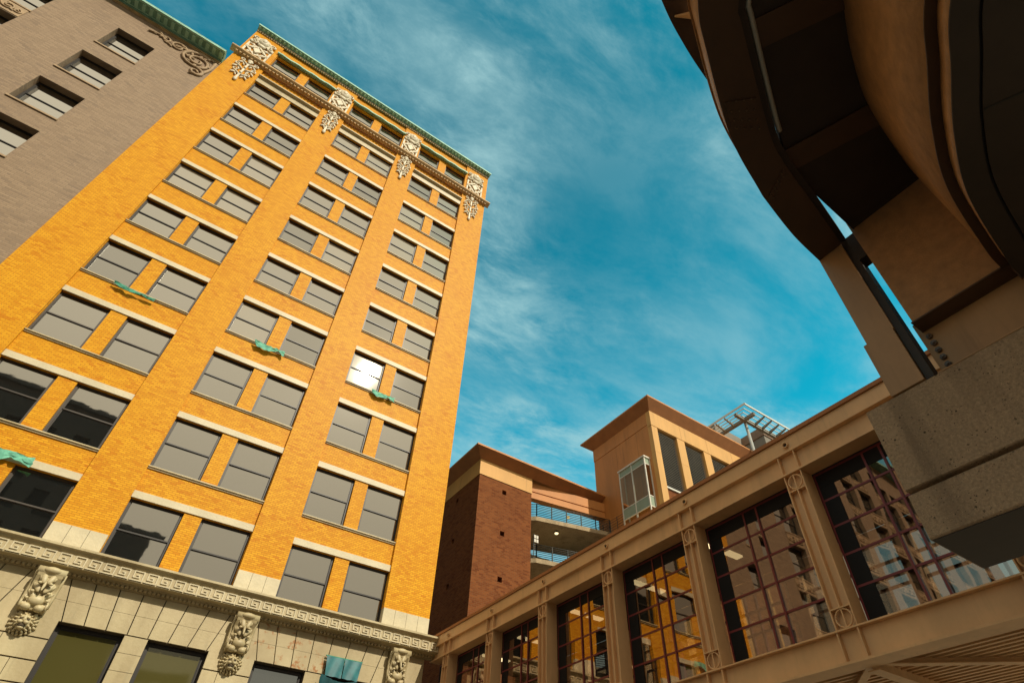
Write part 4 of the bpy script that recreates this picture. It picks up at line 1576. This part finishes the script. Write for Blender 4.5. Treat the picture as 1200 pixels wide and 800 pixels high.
# ================================================================== roof trellis and the block below it
K = thing('rooftop_block', 'grey and brown rooftop block glimpsed under the white trellis', 'building', (49, 30, GZ))
m = MB()
m.box(46, 60, 24.7, 27.2, GZ, 34.0)
m.box(41.8, 60, 27.201, 42, GZ, 36.5)
m.build('wall', M['greywall'], K)
m = MB()
m.box(45.9, 60.1, 24.6, 27.2, 35.5, 36.5)
m.build('wall_band', M['brownwall'], K)
m = MB()
m.box(46, 60, 24.7, 27.2, 34.5, 35.498)
m.build('upper_wall', M['greywall'], K)
m = MB()
m.box(46.2, 59.8, 24.9, 27.2, 34.002, 34.498)
m.build('shadow_gap', M['interior'], K)
Tr = thing('rooftop_trellis', 'white steel trellis canopy on a grey post against the blue sky', 'trellis', (41, 23.4, 29))
m = MB()
m.tube([(40.85, 23.3, 22.0), (40.85, 23.3, 33.9)], 0.14, 12)
m.build('post', M['greysteel'], Tr)
m = MB()
m.obox((40.6, 22.0, 33.92), (40.6, 31, 33.92), 0.28, 0.3)
m.obox((39.3, 23.15, 33.90), (52, 23.15, 33.90), 0.28, 0.3)
m.build('beam', M['louvre'], Tr)
for k in range(9):
    m = MB()
    x = 42.0 + k * 1.05
    m.extrude([(21.9, 34.12), (23.3, 33.72), (23.3, 34.02), (21.9, 34.22)], 'x', x - 0.07, x + 0.07)
    m.build('rafter', M['louvre'], Tr)
for k in range(6):
    m = MB()
    y = 24.3 + k * 1.05
    m.extrude([(39.25, 34.12), (40.6, 33.72), (40.6, 34.02), (39.25, 34.22)], 'y', y - 0.07, y + 0.07)
    m.build('rafter', M['louvre'], Tr)
m = MB()
for o in (0.0, 0.42, 0.84, 1.26):
    m.box(39.15 + o, 52, 21.85 + o, 21.91 + o, 34.23, 34.30)
    m.box(39.15 + o, 39.21 + o, 21.92 + o, 31, 34.23, 34.30)
m.box(39.1, 52, 21.78, 21.845, 34.18, 34.36)
m.box(39.08, 39.145, 21.78, 31, 34.18, 34.36)
m.build('slat', M['white'], Tr)

# ================================================================== concrete pier under the guideway
Q = thing('concrete_pier', 'rough pitted concrete pier beam carrying the brown steel guideway', 'pier', (8.65, -2.0, GZ))
m = MB()
yn, yf = -4.5, 2.61
m.extrude([(8.0, 5.57), (8.0, 4.235), (8.02, 4.222), (8.13, 4.22), (8.13, 4.155), (8.02, 4.153), (8.0, 4.14), (8.0, 3.54), (8.02, 3.52), (9.34, 3.52), (9.36, 3.54), (9.36, 5.57)], 'y', yn, yf)
m.build('cap_beam', M['pier'], Q)
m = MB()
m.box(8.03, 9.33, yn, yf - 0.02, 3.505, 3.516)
m.build('soffit_shade', M['guide_shade'], Q)  # dark sheet added to stand in for the shade under the cap
m = MB()
m.extrude([(8.68 + 0.62 * math.cos(2 * math.pi * k / 24), -2.4 + 0.62 * math.sin(2 * math.pi * k / 24)) for k in range(24)], 'z', GZ, 3.502)
m.build('column', M['pier'], Q)

# ================================================================== curved guideway overhead
V = thing('elevated_guideway', 'curved brown steel guideway arching overhead onto the concrete pier', 'guideway', (6, 0.5, 5.57))


def spline(pts, n=10):
    P = [Vector((p[0], p[1], 0)) for p in pts]
    P = [P[0] * 2 - P[1]] + P + [P[-1] * 2 - P[-2]]
    out = []
    for i in range(1, len(P) - 2):
        for k in range(n):
            t = k / n
            a, b, c, d = P[i - 1], P[i], P[i + 1], P[i + 2]
            out.append(0.5 * ((2 * b) + (c - a) * t + (2 * a - 5 * b + 4 * c - d) * t * t + (-a + 3 * b - 3 * c + d) * t ** 3))
    out.append(P[-2])
    return out


def strip(m, A, Bc, z0, z1):
    """solid between two plan curves, from z0 to z1"""
    n = min(len(A), len(Bc))
    n0 = len(m.v)
    for i in range(n):
        for p, z in ((A[i], z0), (Bc[i], z0), (Bc[i], z1), (A[i], z1)):
            m.v.append(Vector((p.x, p.y, z)))
    for i in range(n - 1):
        a, b = n0 + i * 4, n0 + (i + 1) * 4
        for k in range(4):
            k2 = (k + 1) % 4
            m.f.append((a + k, a + k2, b + k2, b + k))
            m.sm.append(k in (1, 3))
    m.f.append((n0, n0 + 1, n0 + 2, n0 + 3))
    e = n0 + (n - 1) * 4
    m.f.append((e + 3, e + 2, e + 1, e))
    m.sm += [False, False]
    return m


def offset(cv, d):
    out = []
    for i, p in enumerate(cv):
        t = (cv[min(i + 1, len(cv) - 1)] - cv[max(i - 1, 0)]).normalized()
        out.append(p + Vector((-t.y, t.x, 0)) * d)
    return out


ring_o = spline([(0.2, -3.9), (0.75, -2.5), (1.35, -1.35), (2.05, -0.43), (2.975, 0.507), (3.55, 0.876), (4.80, 1.51), (5.86, 1.83), (6.23, 1.916), (7.14, 2.066), (7.99, 2.13)])
ring_i = spline([(0.85, -4.1), (1.35, -2.75), (1.9, -1.65), (2.55, -0.75), (3.42, 0.19), (3.74, 0.39), (5.25, 1.115), (5.79, 1.28), (6.0, 1.325), (6.9, 1.475), (7.99, 1.67)])
m = strip(MB(), ring_o, ring_i, 8.90, 8.93)
m.build('edge_beam_flange', M['guide'], V)
m = strip(MB(), offset(ring_o, -0.02), offset(ring_o, -0.06), 8.932, 9.75)
strip(m, offset(ring_o, 0.01), offset(ring_o, -0.07), 9.752, 9.79)
m.build('edge_beam_web', M['guide_web'], V)
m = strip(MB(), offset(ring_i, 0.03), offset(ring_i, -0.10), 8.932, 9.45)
m.build('edge_upstand', M['guide_shade'], V)
# main girder: web, bottom flange, lip, box bottom
web = spline([(1.2, -4.9), (1.75, -3.6), (2.45, -2.45), (3.2, -1.57), (4.0, -0.927), (4.6, -0.627), (5.31, -0.30), (6.21, -0.016), (7.5, 0.148), (7.99, 0.17)])
m = strip(MB(), web, offset(web, -0.03), 6.56, 9.02)
m.build('girder_web', M['guide_web'], V)
m = strip(MB(), offset(web, 0.012), offset(web, -0.13), 6.535, 6.558)
m.build('girder_flange', M['guide'], V)
m = strip(MB(), offset(web, -0.10), offset(web, -0.125), 6.27, 6.533)
m.build('girder_lip', M['guide_web'], V)
m = strip(MB(), offset(web, -0.085), offset(web, -0.33), 6.245, 6.268)
m.build('box_edge_plate', M['guide_shade'], V)
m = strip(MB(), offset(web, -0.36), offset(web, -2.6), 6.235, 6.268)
m.build('box_bottom_plate', M['guide_shade'], V)
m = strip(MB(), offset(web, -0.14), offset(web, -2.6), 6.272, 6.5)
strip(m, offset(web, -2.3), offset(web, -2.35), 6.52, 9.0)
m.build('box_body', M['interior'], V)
wb = web
for i in (22, 58):
    a = offset(web, -0.37)[i]
    b = offset(web, -2.59)[i]
    m = MB()
    m.obox((a.x, a.y, 6.230), (b.x, b.y, 6.230), 0.02, 0.006)
    m.build('plate_seam', M['interior'], V)
# deck
m = MB()
dk = [offset(ring_i, -0.08)[k] for k in (0, 12, 32, 50, 72, 88)] + [Vector((7.76, 1.387, 0)), Vector((7.99, 1.39, 0))]
wi = [web[0], web[12], web[30], web[40], web[60], web[70], web[80], web[-1]]
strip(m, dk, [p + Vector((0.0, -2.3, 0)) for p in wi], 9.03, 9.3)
m.build('deck', M['guide_shade'], V)
for (ax, ay), (bx, by) in (((5.93, 1.26), (6.38, -0.02)), ((3.95, 0.42), (4.55, -0.70)), ((2.1, -1.25), (3.0, -1.8))):
    m = MB()
    m.obox((ax, ay, 9.0), (bx, by, 9.0), 0.42, 0.03)
    m.obox((ax, ay, 9.1), (bx, by, 9.1), 0.04, 0.18)
    m.build('cross_beam', M['guide'], V)
for i0, i1 in ((56, 60), (78, 81)):
    m = strip(MB(), offset(ring_o, -0.06)[i0:i1], offset(ring_i, 0.06)[i0:i1], 8.885, 8.899)
    pl = m.build('splice_plate', M['guide'], V)
    for i in range(i0, i1):
        for q in (0.14, 0.38, 0.62, 0.86):
            p = offset(ring_o, -0.06)[i].lerp(offset(ring_i, 0.06)[i], q)
            m = MB()
            m.tube([(p.x, p.y, 8.884), (p.x, p.y, 8.866)], 0.014, 6)
            m.build('bolt', M['bolt'], pl)
# end diaphragm, bearing plate, post
m = MB()
m.box(7.995, 8.03, 0.172, 1.43, 6.56, 9.29)
m.build('end_diaphragm', M['guide_web'], V)
m = MB()
m.box(8.37, 10.95, -2.4, 1.2, 6.5, 9.29)
m.build('next_girder', M['guide'], V)
m = MB()
m.box(7.975, 8.30, -2.4, 1.45, 6.535, 6.558)
m.box(7.993, 8.03, -2.4, 0.10, 6.235, 6.533)
m.build('end_flange', M['guide'], V)
m = MB()
m.box(8.302, 8.36, -2.3, 1.52, 5.59, 6.75)
m.box(7.99, 8.36, -2.3, 1.52, 5.572, 5.588)
bp_ = m.build('bearing_plate', M['post'], V)
for k in range(6):
    m = MB()
    z = 5.68 + k * 0.145
    m.tube([(8.302, 1.40, z), (8.255, 1.40, z)], 0.045, 6)
    m.tube([(8.256, 1.40, z), (8.235, 1.40, z)], 0.025, 8)
    m.build('bolt', M['bolt'], bp_)
m = MB()
m.box(7.995, 8.30, 1.685, 2.13, 6.66, 9.4)
m.build('post', M['post'], V)
m = MB()
m.box(7.985, 8.30, 1.70, 2.185, 5.60, 6.655)
m.build('post_base', M['post'], V)
m = MB()
m.box(8.031, 8.30, 1.575, 1.684, 5.6, 9.0)
m.box(8.031, 8.28, 1.431, 1.574, 8.34, 9.0)
m.build('post_stiffener', M['guide_shade'], V)
# pale conduit along the gap and a second fascia higher up
cv = offset(ring_i, -0.15)
m = MB()
m.tube([Vector((p.x, p.y, 8.985)) for p in cv[38:62]], 0.04, 8)
m.build('conduit', M['greysteel'], V)
up = spline([(-1.0, -1.6), (0.4, -0.35), (1.6, 0.32), (2.892, 0.891), (3.587, 1.118), (4.367, 1.29), (5.6, 1.5)])
m = strip(MB(), up, offset(up, -0.42), 10.0, 10.03)
strip(m, offset(up, -0.02), offset(up, -0.06), 10.032, 10.6)
m.build('upper_walkway', M['guide'], V)
m = MB()
for (x, y) in ((3.3, 0.62), (2.7, 0.25)):
    m.hexa([(x - 0.1, y + 0.3, 9.98), (x + 0.25, y + 0.1, 9.98), (x + 0.27, y + 0.12, 9.98), (x - 0.08, y + 0.32, 9.98),
            (x + 0.0, y + 0.1, 9.79), (x + 0.25, y + 0.08, 9.79), (x + 0.27, y + 0.1, 9.79), (x + 0.02, y + 0.12, 9.79)])
m.build('gusset', M['tanpaint'], V)

# ================================================================== buildings across the street, behind the viewer
for name, label, cat, x0, x1, y0, y1, top, mat in (
        ('stone_building', 'dark stone office block across the street from the yellow tower', 'building', -60, -9.7, -46, -30, 44.2, 'darkstone'),
        ('stone_building', 'lower dark stone block beside the taller one across the street', 'building', -9.6, 0.6, -46, -30, 31.3, 'darkstone')):
    o = thing(name, label, cat, ((x0 + x1) / 2, y1, GZ))
    m = MB()
    wl_ = []
    nx = int((x1 - x0) // 3.4)
    for i in range(nx):
        for k in range(int((top - 6) // 3.8)):
            xx = x0 + 0.9 + i * (x1 - x0 - 0.6) / nx
            wl_.append((xx, xx + 1.7, 4 + k * 3.8, 6.3 + k * 3.8))
    mm = MB()
    wall_sheet(mm, x0, x1, GZ, top, -y1, wl_, 0.3)
    mm.v = [Vector((p.x, -p.y, p.z)) for p in mm.v]
    mm.box(x0, x1, y0, y1 - 0.6, GZ, top - 0.1)
    mm.build('wall', M[mat], o)
    m = MB()
    m.box(x0 + 0.1, x1 - 0.1, y1 - 0.59, y1 - 0.35, GZ + 1, top - 1)
    m.build('window_glass', M['glass_black'], o)
    m = MB()
    m.box(x0 - 0.01, x1 + 0.01, y1 - 0.5, y1 + 0.5, top, top + 0.5)
    m.build('cornice', M[mat], o)
